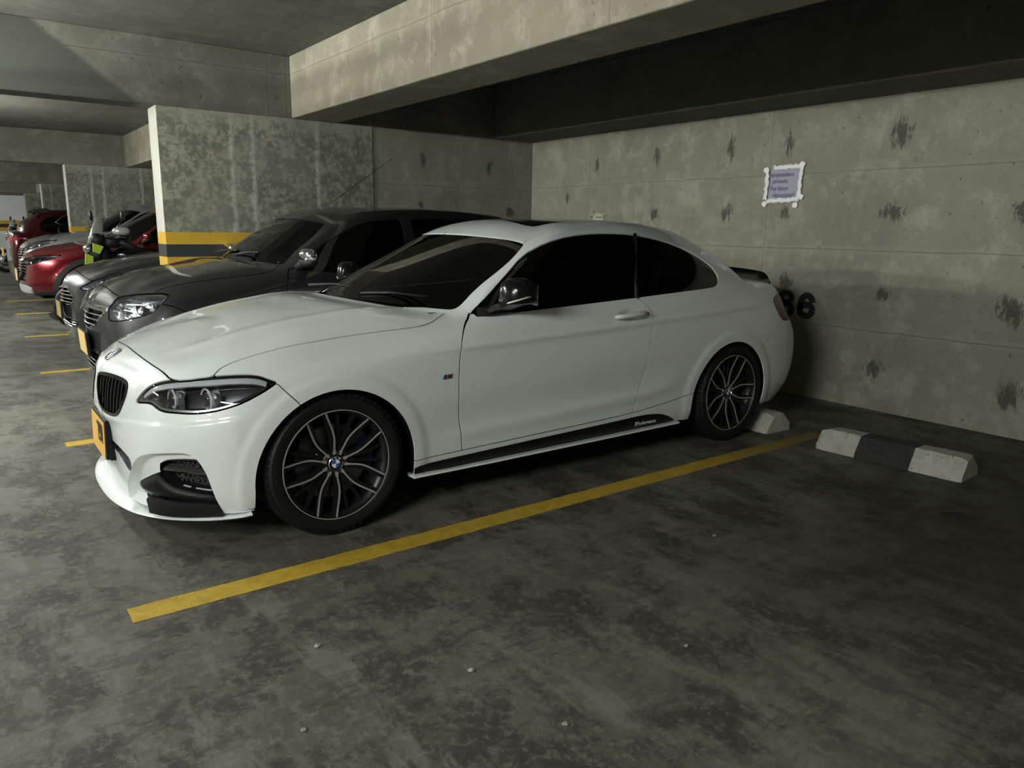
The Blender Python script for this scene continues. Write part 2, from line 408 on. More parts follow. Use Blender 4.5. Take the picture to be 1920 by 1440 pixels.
CX=[ # rows r0..r10 x, 21 columns
[-.765,-.75,-.695,-.60,-.47,-.37,-.12,.15,.42,.74,1.1,1.6,2.1,2.42,2.69,2.95,3.2,3.38,3.48,3.54,3.56],
[-.785,-.77,-.715,-.62,-.49,-.355,-.12,.15,.42,.74,1.1,1.6,2.1,2.42,2.69,2.95,3.24,3.44,3.56,3.62,3.64],
[-.79,-.772,-.718,-.63,-.50,-.35,-.12,.15,.42,.74,1.1,1.6,2.1,2.42,2.69,2.95,3.25,3.47,3.60,3.66,3.68],
[-.788,-.77,-.712,-.63,-.50,-.35,-.12,.15,.42,.74,1.1,1.6,2.1,2.42,2.69,2.95,3.25,3.47,3.60,3.66,3.68],
[-.778,-.75,-.69,-.61,-.485,-.34,-.12,.15,.42,.74,1.1,1.6,2.1,2.42,2.69,2.95,3.24,3.46,3.59,3.65,3.67],
[-.757,-.727,-.665,-.585,-.46,-.32,-.12,.15,.42,.74,1.1,1.6,2.1,2.42,2.69,2.95,3.22,3.42,3.55,3.61,3.63],
[-.71,-.685,-.63,-.555,-.435,-.30,-.12,.15,.42,.74,1.1,1.6,2.1,2.42,2.69,2.95,3.18,3.37,3.49,3.55,3.57],
[-.645,-.625,-.585,-.51,-.40,-.27,-.11,.15,.43,.74,1.1,1.6,2.1,2.42,2.69,2.95,3.14,3.32,3.43,3.49,3.52],
[-.57,-.55,-.51,-.44,-.345,-.23,-.09,.14,.39,.645,0,0,0,0,0,3.03,3.13,3.24,3.34,3.41,3.45],
[-.45,-.44,-.40,-.35,-.27,-.18,-.05,.10,.28,.45,0,0,0,0,0,3.08,3.14,3.19,3.26,3.32,3.36],
[-.33,-.31,-.27,-.22,-.17,-.1,-.02,.10,.25,.39,0,0,0,0,0,3.10,3.14,3.17,3.20,3.24,3.27]]
CY=[
[0,.30,.50,.65,.77,.835,.85,.85,.845,.84,.84,.84,.845,.85,.855,.85,.83,.75,.62,.38,0],
[0,.30,.51,.67,.795,.86,.872,.87,.862,.858,.858,.860,.866,.870,.872,.868,.845,.77,.64,.39,0],
[0,.31,.52,.68,.80,.868,.882,.880,.868,.860,.858,.861,.870,.880,.884,.878,.855,.78,.65,.40,0],
[0,.31,.52,.68,.80,.870,.887,.886,.878,.872,.870,.873,.880,.887,.889,.882,.858,.785,.655,.40,0],
[0,.31,.52,.67,.79,.862,.884,.886,.881,.877,.876,.878,.884,.888,.889,.882,.857,.78,.65,.40,0],
[0,.30,.50,.65,.765,.845,.872,.880,.880,.878,.876,.878,.882,.883,.881,.874,.848,.77,.64,.39,0],
[0,.29,.48,.62,.73,.805,.842,.857,.866,.870,.871,.872,.870,.865,.855,.840,.805,.73,.61,.38,0],
[0,.28,.45,.575,.665,.725,.748,.772,.797,.815,.838,.848,.842,.83,.81,.775,.74,.68,.57,.36,0],
[0,.26,.40,.50,.565,.61,.635,.66,.68,.69,0,0,0,0,0,.66,.64,.60,.51,.33,0],
[0,.19,.28,.34,.38,.41,.43,.43,.42,.40,0,0,0,0,0,.37,.37,.36,.32,.21,0],
[0]*21]
CZ=[
[.16,.16,.165,.17,.18,.185,.19,.19,.19,.19,.19,.195,.20,.205,.21,.21,.20,.19,.19,.19,.19],
[.25,.25,.25,.25,.255,.26,.26,.26,.26,.26,.26,.265,.27,.27,.275,.28,.28,.28,.28,.28,.28],
[.38,.38,.38,.38,.38,.38,.38,.38,.38,.38,.385,.39,.40,.40,.40,.40,.40,.40,.41,.41,.41],
[.50,.50,.50,.50,.50,.50,.50,.50,.50,.50,.505,.51,.52,.52,.52,.53,.53,.53,.54,.54,.54],
[.60,.60,.60,.60,.60,.60,.61,.61,.61,.62,.62,.62,.63,.63,.63,.64,.64,.64,.65,.65,.65],
[.69,.685,.68,.68,.685,.69,.70,.71,.72,.73,.735,.74,.75,.75,.75,.745,.74,.735,.73,.73,.73],
[.75,.742,.735,.735,.74,.748,.765,.785,.805,.825,.835,.85,.86,.865,.865,.865,.86,.85,.84,.84,.84],
[.79,.787,.78,.778,.785,.795,.818,.842,.868,.903,.917,.940,.962,.972,.970,.957,.945,.935,.93,.93,.93],
[.822,.82,.815,.815,.822,.835,.865,.893,.915,.930,0,0,0,0,0,.985,.978,.975,.975,.98,.98],
[.855,.853,.853,.853,.860,.873,.896,.922,.944,.958,0,0,0,0,0,1.005,1.0,.998,.997,.997,.997],
[.878,.880,.885,.890,.898,.906,.918,.932,.950,.963,0,0,0,0,0,1.012,1.01,1.007,1.005,1.004,1.003]]
GH=[ # greenhouse rows, 13 columns (x,y,z): ws centre, ws mid, ws edge, A outer, 5 side, C outer, rear edge, rear mid, rear centre
[(.56,0,1.05),(.61,.38,1.045),(.80,.655,1.02),(.875,.745,1.03),(1.14,.765,1.06),(1.6,.78,1.08),(2.08,.772,1.09),(2.38,.757,1.095),(2.60,.73,1.095),(2.80,.675,1.075),(2.92,.59,1.08),(3.0,.33,1.09),(3.03,0,1.095)],
[(.80,0,1.17),(.85,.35,1.163),(1.00,.60,1.13),(1.07,.68,1.145),(1.26,.70,1.185),(1.62,.712,1.205),(2.04,.705,1.205),(2.28,.692,1.20),(2.46,.665,1.195),(2.62,.615,1.18),(2.71,.54,1.19),(2.78,.30,1.197),(2.81,0,1.20)],
[(1.02,0,1.275),(1.06,.32,1.265),(1.17,.56,1.228),(1.25,.625,1.24),(1.40,.635,1.28),(1.66,.625,1.31),(1.96,.622,1.312),(2.15,.615,1.295),(2.28,.592,1.285),(2.40,.55,1.28),(2.47,.49,1.285),(2.53,.28,1.29),(2.555,0,1.293)],
[(1.16,0,1.333),(1.19,.29,1.325),(1.28,.505,1.29),(1.35,.55,1.30),(1.48,.555,1.333),(1.69,.545,1.355),(1.92,.543,1.355),(2.05,.535,1.345),(2.14,.515,1.338),(2.22,.48,1.333),(2.27,.43,1.335),(2.32,.25,1.34),(2.34,0,1.343)],
[(1.34,0,1.378),(1.36,.21,1.372),(1.42,.35,1.355),(1.47,.38,1.358),(1.57,.39,1.372),(1.72,.39,1.383),(1.87,.39,1.383),(1.94,.38,1.38),(1.99,.36,1.376),(2.03,.33,1.373),(2.06,.29,1.373),(2.09,.17,1.375),(2.10,0,1.377)],
[(1.50,0,1.392),(1.51,0,1.392),(1.54,0,1.393),(1.57,0,1.394),(1.63,0,1.395),(1.72,0,1.396),(1.81,0,1.396),(1.85,0,1.395),(1.88,0,1.395),(1.91,0,1.394),(1.93,0,1.394),(1.95,0,1.393),(1.97,0,1.393)]]
for r,d0,d1,d2 in [(0,.03,.025,.01),(1,.045,.035,.012),(2,.045,.035,.012),(3,.04,.03,.01),(4,.035,.02,.005),(5,.025,.012,.0),(6,.01,.005,0)]:
    CX[r][0]+=d0;CX[r][1]+=d1;CX[r][2]+=d2
for r,d in [(6,-.012),(7,-.02),(8,-.022),(9,-.014)]:
    for c,k in [(0,1),(1,1.3),(2,1.3),(3,.7)]: CZ[r][c]+=d*k
for r,d in [(7,.008),(8,.012),(9,.012),(10,.01)]:
    for c,k in [(4,.5),(5,1.1),(6,1.2),(7,1),(8,1)]: CZ[r][c]+=d*k
for r,d in [(6,.012),(7,.034),(8,.024),(9,.012),(10,.01)]:
    for c,k in [(15,.3),(16,.8),(17,1),(18,1),(19,1),(20,1)]: CZ[r][c]+=d*k
for r,d in [(0,-.06),(1,-.03),(2,-.008)]:
    for c in (16,17,18,19,20): CX[r][c]+=d
for r,a,b in [(2,-.755,-.735),(3,-.768,-.730),(4,-.764,-.717),(5,-.745,-.695),(6,-.705,-.662)]:
    CX[r][0]=a;CX[r][1]=b
for r in (3,4,5): CX[r][2]+=.004
def gsh(g,j,dx,dz):
    p=GH[g][j]; GH[g][j]=(p[0]+dx,p[1],p[2]+dz)
for g,dx,dz in [(0,.03,.01),(1,.07,.004),(2,.10,.008),(3,.12,.02),(4,.06,.012)]:
    for j,k in [(7,.2),(8,.5),(9,.9),(10,1),(11,1),(12,1)]: gsh(g,j,dx*k,dz*k)
for g,dz in [(3,.014),(4,.008)]:
    for j in (6,7,8): gsh(g,j,0,dz)
def cage():
    pts=[];idx={}
    def add(k,p):
        if k not in idx: idx[k]=len(pts); pts.append(p)
    for r in range(11):
        for c in range(21):
            if r>=8 and 10<=c<=14: continue
            for s in (1,-1):
                y=CY[r][c]
                kk=(r,c,s if y>0 else 0)
                add(kk,(CX[r][c],-s*y,CZ[r][c]))
    ring=[(10,9),(9,9),(8,9),(7,9)]+[(7,c) for c in range(10,15)]+[(7,15),(8,15),(9,15),(10,15)]
    for g in range(6):
        for j in range(13):
            for s in (1,-1):
                p=GH[g][j]; kk=('g',g,j,s if p[1]>0 else 0)
                add(kk,(p[0],-s*p[1],p[2]))
    def K(r,c,s): return idx[(r,c,s if CY[r][c]>0 else 0)]
    def GK(g,j,s):
        if g<0: r,c=ring[j]; return K(r,c,s)
        return idx[('g',g,j,s if GH[g][j][1]>0 else 0)]
    F=[]
    for s in (1,-1):
        def q(a,b,c,d):
            f=[a,b,c,d] if s==1 else [a,d,c,b]
            if len(set(f))==4: F.append(f)
            elif len(set(f))==3:
                raise Exception('tri')
        for r in range(10):
            for c in range(20):
                if r>=7 and 9<=c<=14: continue
                q(K(r,c,s),K(r,c+1,s),K(r+1,c+1,s),K(r+1,c,s))
        for g in range(-1,5):
            for j in range(12):
                q(GK(g,j,s),GK(g,j+1,s),GK(g+1,j+1,s),GK(g+1,j,s))
    return np.array(pts,float),np.array(F)
def car_surface(spec=None, level=3):
    T, F = cage(); T = T.copy()
    if spec:
        T[:, 0] = np.interp(T[:, 0], *spec['xm']); T[:, 2] = np.interp(T[:, 2], *spec['zm']); T[:, 1] *= spec['ys']
    C = fit_cage(T, F, 6 if not spec else 4)
    V, Q = subdiv(C, F, level)
    V[np.abs(V[:, 1]) < 1e-4, 1] = 0
    Nn = vnormals(V, Q)
    if (Nn*(V-np.array([1.4, 0, .6]))).sum() < 0: Nn = -Nn; Q = Q[:, ::-1]
    return Sf(V, Nn, [tuple(q) for q in Q.tolist()])
# ------------------------------------------------------------------ wheels
BLACK = lambda: mat('black_plastic', (0.008, 0.008, 0.009), 0.5, spec=.3)
def tire_geo(R=0.320, w=0.23, rim=0.243):
    g = G(); h = w/2
    prof = [(rim-.012, -h+.018), (rim, -h+.012), (rim+.008, -h+.002), (rim+.03, -h-.006), (rim+.05, -h-.004), (R-.016, -h+.008), (R-.006, -h+.018), (R-.001, -h+.034)]
    for gy in (-.055, -.018, .018, .055):
        prof += [(R, gy-.006), (R-.007, gy-.005), (R-.007, gy+.005), (R, gy+.006)]
    prof += [(R-.001, h-.034), (R-.006, h-.018), (R-.016, h-.008), (rim+.05, h+.004), (rim+.02, h+.004), (rim, h-.012), (rim-.012, h-.018)]
    g.lathe(prof, n=72)
    for k in range(60):   # shoulder blocks
        a = 2*math.pi*k/60
        for sy in (-1, 1):
            c = (math.cos(a)*(R-.0150), sy*(h-.020), math.sin(a)*(R-.0150))
            g.box(c, (.020, .030, .014), rot=('Y', -a+math.pi/2))
    return g
def roundel_geo(r, g, y=0.0, axis='Y'):
    """blue and white quartered badge on a black ring with a light rim; mats 0 rim 1 black 2 white 3 blue"""
    n = 48
    def P(rad, a, h): return (rad*math.cos(a), y-h, rad*math.sin(a))
    rings = [(r, 0), (r, .006), (r*.93, .008), (r*.90, .006)]
    for (r0, h0), (r1, h1) in zip(rings[:-1], rings[1:]):
        g.add([P(r0, 2*math.pi*k/n, h0) for k in range(n)]+[P(r1, 2*math.pi*k/n, h1) for k in range(n)], [(k, (k+1) % n, n+(k+1) % n, n+k) for k in range(n)], 0)
    g.add([P(r*.90, 2*math.pi*k/n, .006) for k in range(n)]+[P(r*.60, 2*math.pi*k/n, .006) for k in range(n)], [(k, (k+1) % n, n+(k+1) % n, n+k) for k in range(n)], 1)
    g.add([P(r*.60, 2*math.pi*k/n, .0062) for k in range(n)]+[P(r*.55, 2*math.pi*k/n, .0068) for k in range(n)], [(k, (k+1) % n, n+(k+1) % n, n+k) for k in range(n)], 0)
    for q in range(4):
        vs = [(0, y-.0068, 0)]+[P(r*.55, math.pi/2*q+math.pi/2*k/10, .0068) for k in range(11)]
        g.add(vs, [(0, k, k+1) for k in range(1, 11)], 2 if q % 2 == 0 else 3)
    for ch, a in (('B', 128), ('M', 90), ('W', 52)):
        V, F = text_geo(ch, r*.34, .0003, .0); a = math.radians(a); rr = r*.75
        V = [(-(x*math.sin(a)+0*yy)*-1*1.0, yy, x) for (x, yy, z) in V] if False else [(math.cos(a)*rr+x*math.sin(a)+yy*math.cos(a), y-.0066-z, math.sin(a)*rr-x*math.cos(a)+yy*math.sin(a)) for (x, yy, z) in V]
        g.add(V, F, 2)
    return g
def rmats(): return [mat('badge_rim', (.75, .75, .76), .2, 1.0), mat('badge_black', (.01, .01, .012), .2), mat('badge_white', (.8, .8, .8), .25), mat('badge_blue', (.01, .10, .45), .25)]
def hero_wheel(parent, x, y, side, rot0):
    """side -1: outer face towards -y"""
    M4 = Matrix.Translation((x, y, .320))@(Matrix.Rotation(math.pi, 4, 'Z') if side > 0 else Matrix.Identity(4))
    t = tire_geo().xf(M4).build('tire', mat('rubber', (.007, .0075, .0078), .55, spec=.3), parent, auto=30)
    dark = mat('rim_dark', (.018, .018, .02), .35, .6); face = mat('rim_machined', (.40, .38, .35), .35, .35)
    g = G()
    g.lathe([(.243, -.112), (.240, -.112), (.236, -.100), (.224, -.092), (.215, -.07), (.205, .02), (.21, .095), (.235, .10)], n=72, m=0)
    g.lathe([(.2445, -.1085), (.2445, -.114), (.2405, -.114), (.2395, -.1085)], n=72, m=1)
    rr = [.040, .055, .075, .095, .12, .15, .18, .21, .238]; ha = [20, 19.5, 20, 21, 20.5, 17.5, 14.5, 12.2, 10.6]
    yy = [-.082, -.084, -.086, -.088, -.090, -.094, -.099, -.104, -.110]
    N_ = 28; rs = np.linspace(.040, .238, N_); hs = np.interp(rs, rr, ha); ys = np.interp(rs, rr, yy)
    hs = np.convolve(np.pad(hs, 3, mode='edge'), np.ones(7)/7, 'valid')
    for k in range(5):
        c = rot0+72*k
        for sg in (-1, 1):
            ctr = [(r, math.radians(c+sg*h), yv) for r, h, yv in zip(rs, hs, ys)]
            ringsF = []; ringsB = []
            for i, (r, a, yv) in enumerate(ctr):
                wf = .0037 if r > .06 else .007; wb = .012
                ta = a+math.pi/2; tx, tz = math.cos(ta), math.sin(ta); px, pz = r*math.cos(a), r*math.sin(a)
                ins = -sg*.007   # the body leans towards the inside of the pair
                ringsF.append([(px-tx*wf, yv, pz-tz*wf), (px+tx*wf, yv, pz+tz*wf), (px+tx*wf, yv+.004, pz+tz*wf), (px-tx*wf, yv+.004, pz-tz*wf)])
                bx, bz = px+tx*ins, pz+tz*ins
                ringsB.append([(bx-tx*wb, yv+.003, bz-tz*wb), (bx+tx*wb, yv+.003, bz+tz*wb), (bx+tx*wb*.6, yv+.034, bz+tz*wb*.6), (bx-tx*wb*.6, yv+.034, bz-tz*wb*.6)])
            g.loft(ringsB, 0); g.loft(ringsF, 1)
        for sg in (-1, 1):   # plain dark spokes set back between the pairs
            rings = []
            for r in np.linspace(.05, .225, 10):
                a = math.radians(c+36+sg*np.interp(r, [.05, .12, .225], [4, 7, 10])); ta = a+math.pi/2; tx, tz = math.cos(ta), math.sin(ta); px, pz = r*math.cos(a), r*math.sin(a); yv = -.070-.02*(r/.225)
                rings.append([(px-tx*.007, yv, pz-tz*.007), (px+tx*.007, yv, pz+tz*.007), (px+tx*.006, yv+.02, pz+tz*.006), (px-tx*.006, yv+.02, pz-tz*.006)])
            g.loft(rings, 0)
    g.lathe([(.0, -.080), (.052, -.080), (.060, -.074), (.062, -.04), (.0, -.04)], n=40, m=0)
    for k in range(5):
        a = math.radians(rot0+72*k+36); g.lathe([(0, -.084), (.008, -.084), (.009, -.078), (.009, -.07)], n=10, c=(math.cos(a)*.045, 0, math.sin(a)*.045), m=2)
    rim = g.xf(M4).build('rim', [dark, face, mat('bolt', (.25, .25, .26), .3, 1)], parent, auto=35)
    c = roundel_geo(.0335, G(), -.082).xf(M4).build('hub_cap', rmats(), rim, smooth=False)
    d = G(); d.lathe([(.06, -.035), (.165, -.035), (.168, -.032), (.168, -.012), (.165, -.009), (.06, -.009)], n=64); d.lathe([(.0, -.052), (.075, -.052), (.08, -.035), (.08, 0), (0, 0)], n=32)
    d.xf(M4).build('brake_disc', mat('disc_steel', (.22, .22, .22), .35, 1.0), rim, auto=30)
    ca = G(); n_ = 14; rings = []
    a0 = 10 if side < 0 else 170; 
    if x > 1: a0 = 180-a0
    for k in range(n_):
        a = math.radians(a0-34+68*k/(n_-1)); f = 1-abs(2*k/(n_-1)-1)**4*.4
        rings.append([(math.cos(a)*r_, y_, math.sin(a)*r_) for r_, y_ in ((.112, -.046), (.186, -.050*f-.008), (.190, .0), (.186, .02), (.112, .02))])
    ca.loft(rings)
    ca.xf(Matrix.Translation((x, y, .320))@(Matrix.Rotation(math.pi, 4, 'Z') if side > 0 else Matrix.Identity(4))).build('brake_caliper', mat('caliper_blue', (.005, .012, .06), .3, 0, .5), rim, auto=40)
    return t
# ------------------------------------------------------------------ the white coupe
ARCH = [(0.01, .29, .366), (2.66, .29, .366)]
def f_arch(V, r_add=0.0, arches=ARCH, zc=None):
    f = np.full(len(V), -1.0); x, z = V[:, 0], V[:, 2]
    for (cx, cz, r) in arches:
        r = r+r_add; d = np.where(z > cz, r-np.hypot(x-cx, z-cz), r-np.abs(x-cx)-0.12*(cz-z)*0); f = np.maximum(f, d)
    return np.minimum(f, np.abs(V[:, 1])-.5)
def side_sg(pts, mode='side'):
    return fpoly(mode, pts)
def coupe():
    car = thing('car', 'white two-door coupe with black wheels, dark windows and a black side blade', 'car', (0, 0, 0))
    s = car_surface(None, 4); V = s.V; x, y, z = V.T; a = np.abs(y)
    WHT = paint('white_paint', (.70, .745, .74), 0, .4); BLK = BLACK(); GLB = mat('gloss_black', (.004, .004, .005), .10, 0, .25, spec=.3)
    # flared arch lips, kidney bulge, bumper crease, handle scoop: relief of the sheet metal itself
    d = np.zeros(len(V))
    for (cx, cz, r) in ARCH:
        rr = np.hypot(x-cx, z-cz); d += np.where((rr < r+.085) & (a > .7) & (z > .2), .007*(1-ss((rr-r-.045)/.035)), 0)
    kid = chaikin([(.030, .6565), (.042, .672), (.063, .681), (.131, .6877), (.21, .690), (.287, .688), (.333, .6839), (.3595, .6747), (.3708, .652), (.3652, .6156), (.3417, .577), (.3178, .544), (.2914, .5253), (.2459, .514), (.1751, .513), (.1148, .520), (.0728, .545), (.0448, .60)], 2)
    kid = [(p_[0]*(1+.05*min(1, p_[0]/.3)), p_[1]) for p_ in kid]; kid = np.array(kid)
    dk = -sdpoly(pj(V, 'front'), kid); m = (x < -.45)
    d += np.where(m, .016*np.exp(-np.maximum(dk, 0)**2/.0012), 0)
    cr = np.interp((x+a)/R2, [-.55, -.28, -.137, -.004, .12, .194, .253, .34], [.50, .511, .533, .548, .5575, .565, .574, .586])
    w = ss((.36-(x+a)/R2)/.06)*(x < -.28); d += w*.005*ss((cr-z)/.014+.5)
    hb = np.hypot((x-1.735)/.085, (z-.872)/.036); d -= np.where(a > .7, .016*(1-ss(hb-.25)), 0)
    # shoulder line along the doors
    zl = np.interp(x, [.3, .9, 1.6, 2.0, 2.6, 3.2], [.775, .79, .815, .83, .86, .88]); k = ss((x-.25)/.5)*ss((3.2-x)/.3)*(a > .7)
    d += k*.006*np.exp(-((z-zl)/.018)**2)
    zl2 = np.interp(x, [.4, 1.0, 1.8, 2.3], [.36, .37, .40, .45]); k = ss((x-.45)/.3)*ss((2.25-x)/.3)*(a > .7); d += k*.007*np.exp(-((z-zl2)/.035)**2)-k*.006*np.exp(-((z-zl2-.11)/.07)**2)
    # hood ridges
    rl = np.interp(x, [-.60, -.3, .2, .6], [.33, .44, .52, .57]); k = (z > .70)*(x < .62)*ss((x+.64)/.3)*ss((.62-x)/.2)*(a < .68); d += k*.006*np.exp(-((a-rl)/.045)**2)
    s = Sf(V+s.N*d[:, None], s.N, s.F)
    full = s
    _, s = cut(s, lambda V: f_arch(V))
    # --- greenhouse
    dlo = [(0.7146, 0.9124), (0.8939, 0.9215), (1.1193, 0.932), (1.4375, 0.9475), (1.7747, 0.9629), (2.1096, 0.9791), (2.4382, 0.993), (2.5388, 1.000), (2.602, 1.040), (2.608, 1.0835), (2.5931, 1.1222), (2.4917, 1.1877), (2.3368, 1.2506), (2.1567, 1.2881), (1.9635, 1.3086), (1.7692, 1.3145), (1.585, 1.3072), (1.4032, 1.2833), (1.2398, 1.2354), (1.0843, 1.1534), (0.9411, 1.0662), (0.8401, 0.9959)]
    sg, s = cut(s, fpoly('side', dlo, 1, lambda V: np.abs(V[:, 1])-.5), .0015)
    wsp = [(-.3, .968), (0, .968), (.3, .966), (.5, .957), (.66, .945), (.705, .942), (.70, .965), (.665, 1.06), (.62, 1.165), (.575, 1.235), (.56, 1.250), (.535, 1.262), (.45, 1.278), (.3, 1.291), (.15, 1.2965), (0, 1.298), (-.3, 1.298)]
    ws, s = cut(s, fpoly('front', wsp, 2, lambda V: np.minimum(1.30-V[:, 0], V[:, 0]-.3)), .002)
    rgp = [(-.3, 1.06), (.3, 1.06), (.50, 1.06), (.54, 1.08), (.50, 1.20), (.44, 1.29), (.38, 1.318), (.2, 1.325), (-.3, 1.325)]
    rg, s = cut(s, fpoly('front', rgp, 2, lambda V: V[:, 0]-2.15), .002)
    srp = [(1.38, -.5), (1.38, .30), (1.40, .385), (1.44, .415), (2.02, .415), (2.07, .38), (2.08, .30), (2.08, -.5)]
    sr, s = cut(s, fpoly('top', srp, 2, lambda V: V[:, 2]-1.3), .002)
    roof, s = cut(s, lambda V: np.minimum(np.interp(V[:, 0], [1.1, 1.25, 1.5, 2.0, 2.35, 2.6], [.60, .545, .525, .52, .49, .46])-np.abs(V[:, 1]), V[:, 2]-1.20), .0016)
    # --- front end
    hoodp = [(-0.6317, -0.30), (-0.6317, 0.0098), (-0.631, 0.1507), (-0.6232, 0.2877), (-0.6118, 0.3957), (-0.5983, 0.4856), (-0.5911, 0.5432), (-0.5862, 0.5903), (-0.5546, 0.6449), (-0.4562, 0.722), (-0.4449, 0.7173), (-0.4157, 0.7065), (-0.3476, 0.7096), (-0.2338, 0.7194), (-0.1567, 0.7263), (-0.0305, 0.7393), (0.113, 0.7477), (0.2582, 0.7666), (0.3939, 0.7845), (0.4701, 0.7877), (0.5316, 0.7752), (0.5934, 0.7354), (0.655, 0.695), (.635, .69), (.57, .64), (.47, .50), (.42, .36), (.39, .2), (.375, -.3)]
    hood, s = cut(s, fpoly('top', hoodp, 1, lambda V: V[:, 2]-.66), .0030)
    hlp = [(-0.1798, 0.6039), (-0.1452, 0.638), (-0.1038, 0.6734), (-0.0595, 0.6983), (0.0057, 0.7141), (0.0932, 0.7259), (0.1882, 0.734), (0.2541, 0.7397), (0.3093, 0.7416), (0.3505, 0.7392), (0.3754, 0.734), (0.3967, 0.7248), (0.4164, 0.717), (0.4329, 0.7088), (0.4116, 0.6906), (0.3899, 0.6749), (0.3315, 0.641), (0.2844, 0.6241), (0.2338, 0.6103), (0.1909, 0.6026), (0.1451, 0.5983), (0.1038, 0.5976), (0.0602, 0.598), (0.0265, 0.5974), (0.0017, 0.5992), (-0.0235, 0.6046), (-0.0509, 0.6167), (-0.0729, 0.6207), (-0.0995, 0.6187)]
    fl = lambda V: -.12-V[:, 0]
    hl, s = cut(s, fpoly('obl', hlp, 1, fl), .0035)
    kd, s = cut(s, lambda V: np.minimum(sdpoly(pj(V, 'front'), kid) if len(V) else np.zeros(0), -.45-V[:, 0]), .001)
    inp = [(-0.2903, 0.1984), (-0.262, .26), (-0.2258, 0.30), (-0.2052, 0.3328), (-0.1858, 0.3571), (-0.1595, 0.3803), (-0.1326, 0.396), (-0.0864, 0.4149), (-0.0416, 0.4267), (0.0457, 0.44), (0.1093, 0.4425), (0.1366, 0.4358), (0.1576, 0.4188), (0.1728, 0.397), (0.1922, 0.3558), (0.2041, 0.3069), (0.2146, 0.259), (.232, .18), (.236, .12), (-.30, .12)]
    itk, s = cut(s, fpoly('obl', inp, 1, fl), 0)
    cip = [(-.3, .40), (.2, .388), (.35, .373), (.435, .360), (.425, .300), (.35, .318), (.26, .345), (.1, .36), (-.3, .365)]
    cit, s = cut(s, fpoly('front', cip, 2, lambda V: -.5-V[:, 0]), 0)
    bpp = [(-1.2, -.2), (-.10, -.2), (-.13, .55), (-.1644, .62), (-.1954, .6517), (-.2236, .6844), (-0.2431, 0.7088), (-.35, .725), (-.47, .738), (-.56, .84), (-1.2, .9)]
    bump, s = cut(s, fpoly('side', bpp, 1), .0022)
    # --- sides
    sill, s = cut(s, fpoly('side', [(.0, .0), (.0, .266), (0.3908, 0.2741), (0.6494, 0.2783), (1.0801, 0.2874), (1.4495, 0.2953), (1.8033, 0.3063), (2.0335, 0.3292), (2.1689, 0.3452), (2.3047, 0.3691), (2.5, .40), (2.5, 0)], 1), .0028)
    doorp = [(0.712, 0.9081), (0.690, 0.893), (0.668, 0.872), (0.648, 0.845), (0.633, 0.81), (0.622, 0.77), (0.616, 0.72), (0.6135, 0.66), (0.613, 0.60), (0.615, 0.53), (0.619, 0.46), (0.626, 0.40), (0.636, 0.34), (0.648, 0.22), (1.08, 0.2), (1.78, 0.2), (1.797, 0.30), (1.810, 0.35), (1.824, 0.40), (1.838, 0.45), (1.852, 0.50), (1.866, 0.55), (1.880, 0.60), (1.892, 0.64), (1.901, 0.68), (1.907, 0.72), (1.911, 0.77), (1.915, 0.82), (1.919, 0.86), (1.915, 0.885), (1.895, 0.905), (1.862, 0.932), (1.822, 0.960), (1.79, 0.98), (1.2, 0.96), (0.74, 0.935)]
    door, s = cut(s, fpoly('side', doorp, 1, lambda V: np.abs(V[:, 1])-.6), .0036)
    tlp = [(3.145, .874), (3.17, .895), (3.24, .915), (3.4, .918), (4, .915), (4, .765), (3.32, .745), (3.25, .750), (3.21, .7625), (3.166, .8075)]
    tail, s = cut(s, fpoly('side', tlp, 1, lambda V: np.abs(V[:, 1])-.36), .002)
    rbp = [(2.80, -.2), (2.88, .56), (2.9229, .5851), (3.0201, .6403), (3.1365, .7193), (3.219, .7584), (3.35, .765), (4.2, .76), (4.2, -.2)]
    rb, s = cut(s, fpoly('side', rbp, 1), .0018)
    trunk, s = cut(s, lambda V: np.minimum(np.minimum(.64-np.abs(V[:, 1]), V[:, 0]-3.10), V[:, 2]-.70), .0018)
    fend, s = cut(s, lambda V: np.minimum(np.interp(V[:, 2], [.2, .84, .93, 1.0], [.66, .68, .715, .70])-V[:, 0], .948-V[:, 2]), .0)
    cowl, s = cut(s, lambda V: np.minimum(np.minimum(.71-V[:, 0], .70-np.abs(V[:, 1])), .99-V[:, 2]), 0)
    # parts
    T = .0022
    sfobj('body_side', s, WHT, car, T); sfobj('roof', roof, WHT, car, T); sfobj('hood', hood, WHT, car, T); fb = sfobj('front_bumper', bump, WHT, car, T)
    sfobj('trunk_lid', trunk, WHT, car, T); rbo = sfobj('rear_bumper', rb, WHT, car, T)
    for q in lr(fend): sfobj('fender', q, WHT, car, T)
    doors = [sfobj('door', q, WHT, car, T) for q in lr(door)]
    sk = [sfobj('side_skirt', q, WHT, car, T) for q in lr(sill)]
    tint = glass('side_tint', (.012, .014, .014), 1.45)
    for q in lr(offs(sg, -.006)):
        o = sfobj('side_window', q, tint, car); o['label'] = 'black tinted side window'
    shal = glass('windshield_glass', (.16, .18, .17), 1.50)
    sfobj('windshield', offs(ws, -.003), shal, car); sfobj('rear_window', offs(rg, -.003), tint, car)
    sfobj('cowl', offs(cowl, -.012), BLK, car, T)
    o = sfobj('sunroof', offs(sr, -.002), GLB, car, .002); o['label'] = 'black glass sunroof panel'
    # window pillar between the two side panes and rubber rim
    for sy in (-1, 1):
        g = G(); g.tube([(1.995-.02*0, sy*(.625), 1.31), (1.93, sy*.70, 1.19), (1.86, sy*.775, 1.07), (1.805, sy*.845, .965)], .011, 8); g.build('window_divider', BLK, car)
    def near(P, q, k=6):
        dd = ((P-q)**2).sum(1); i = np.argsort(dd)[:k]; w_ = 1/(dd[i]+1e-7); return i, w_/w_.sum()
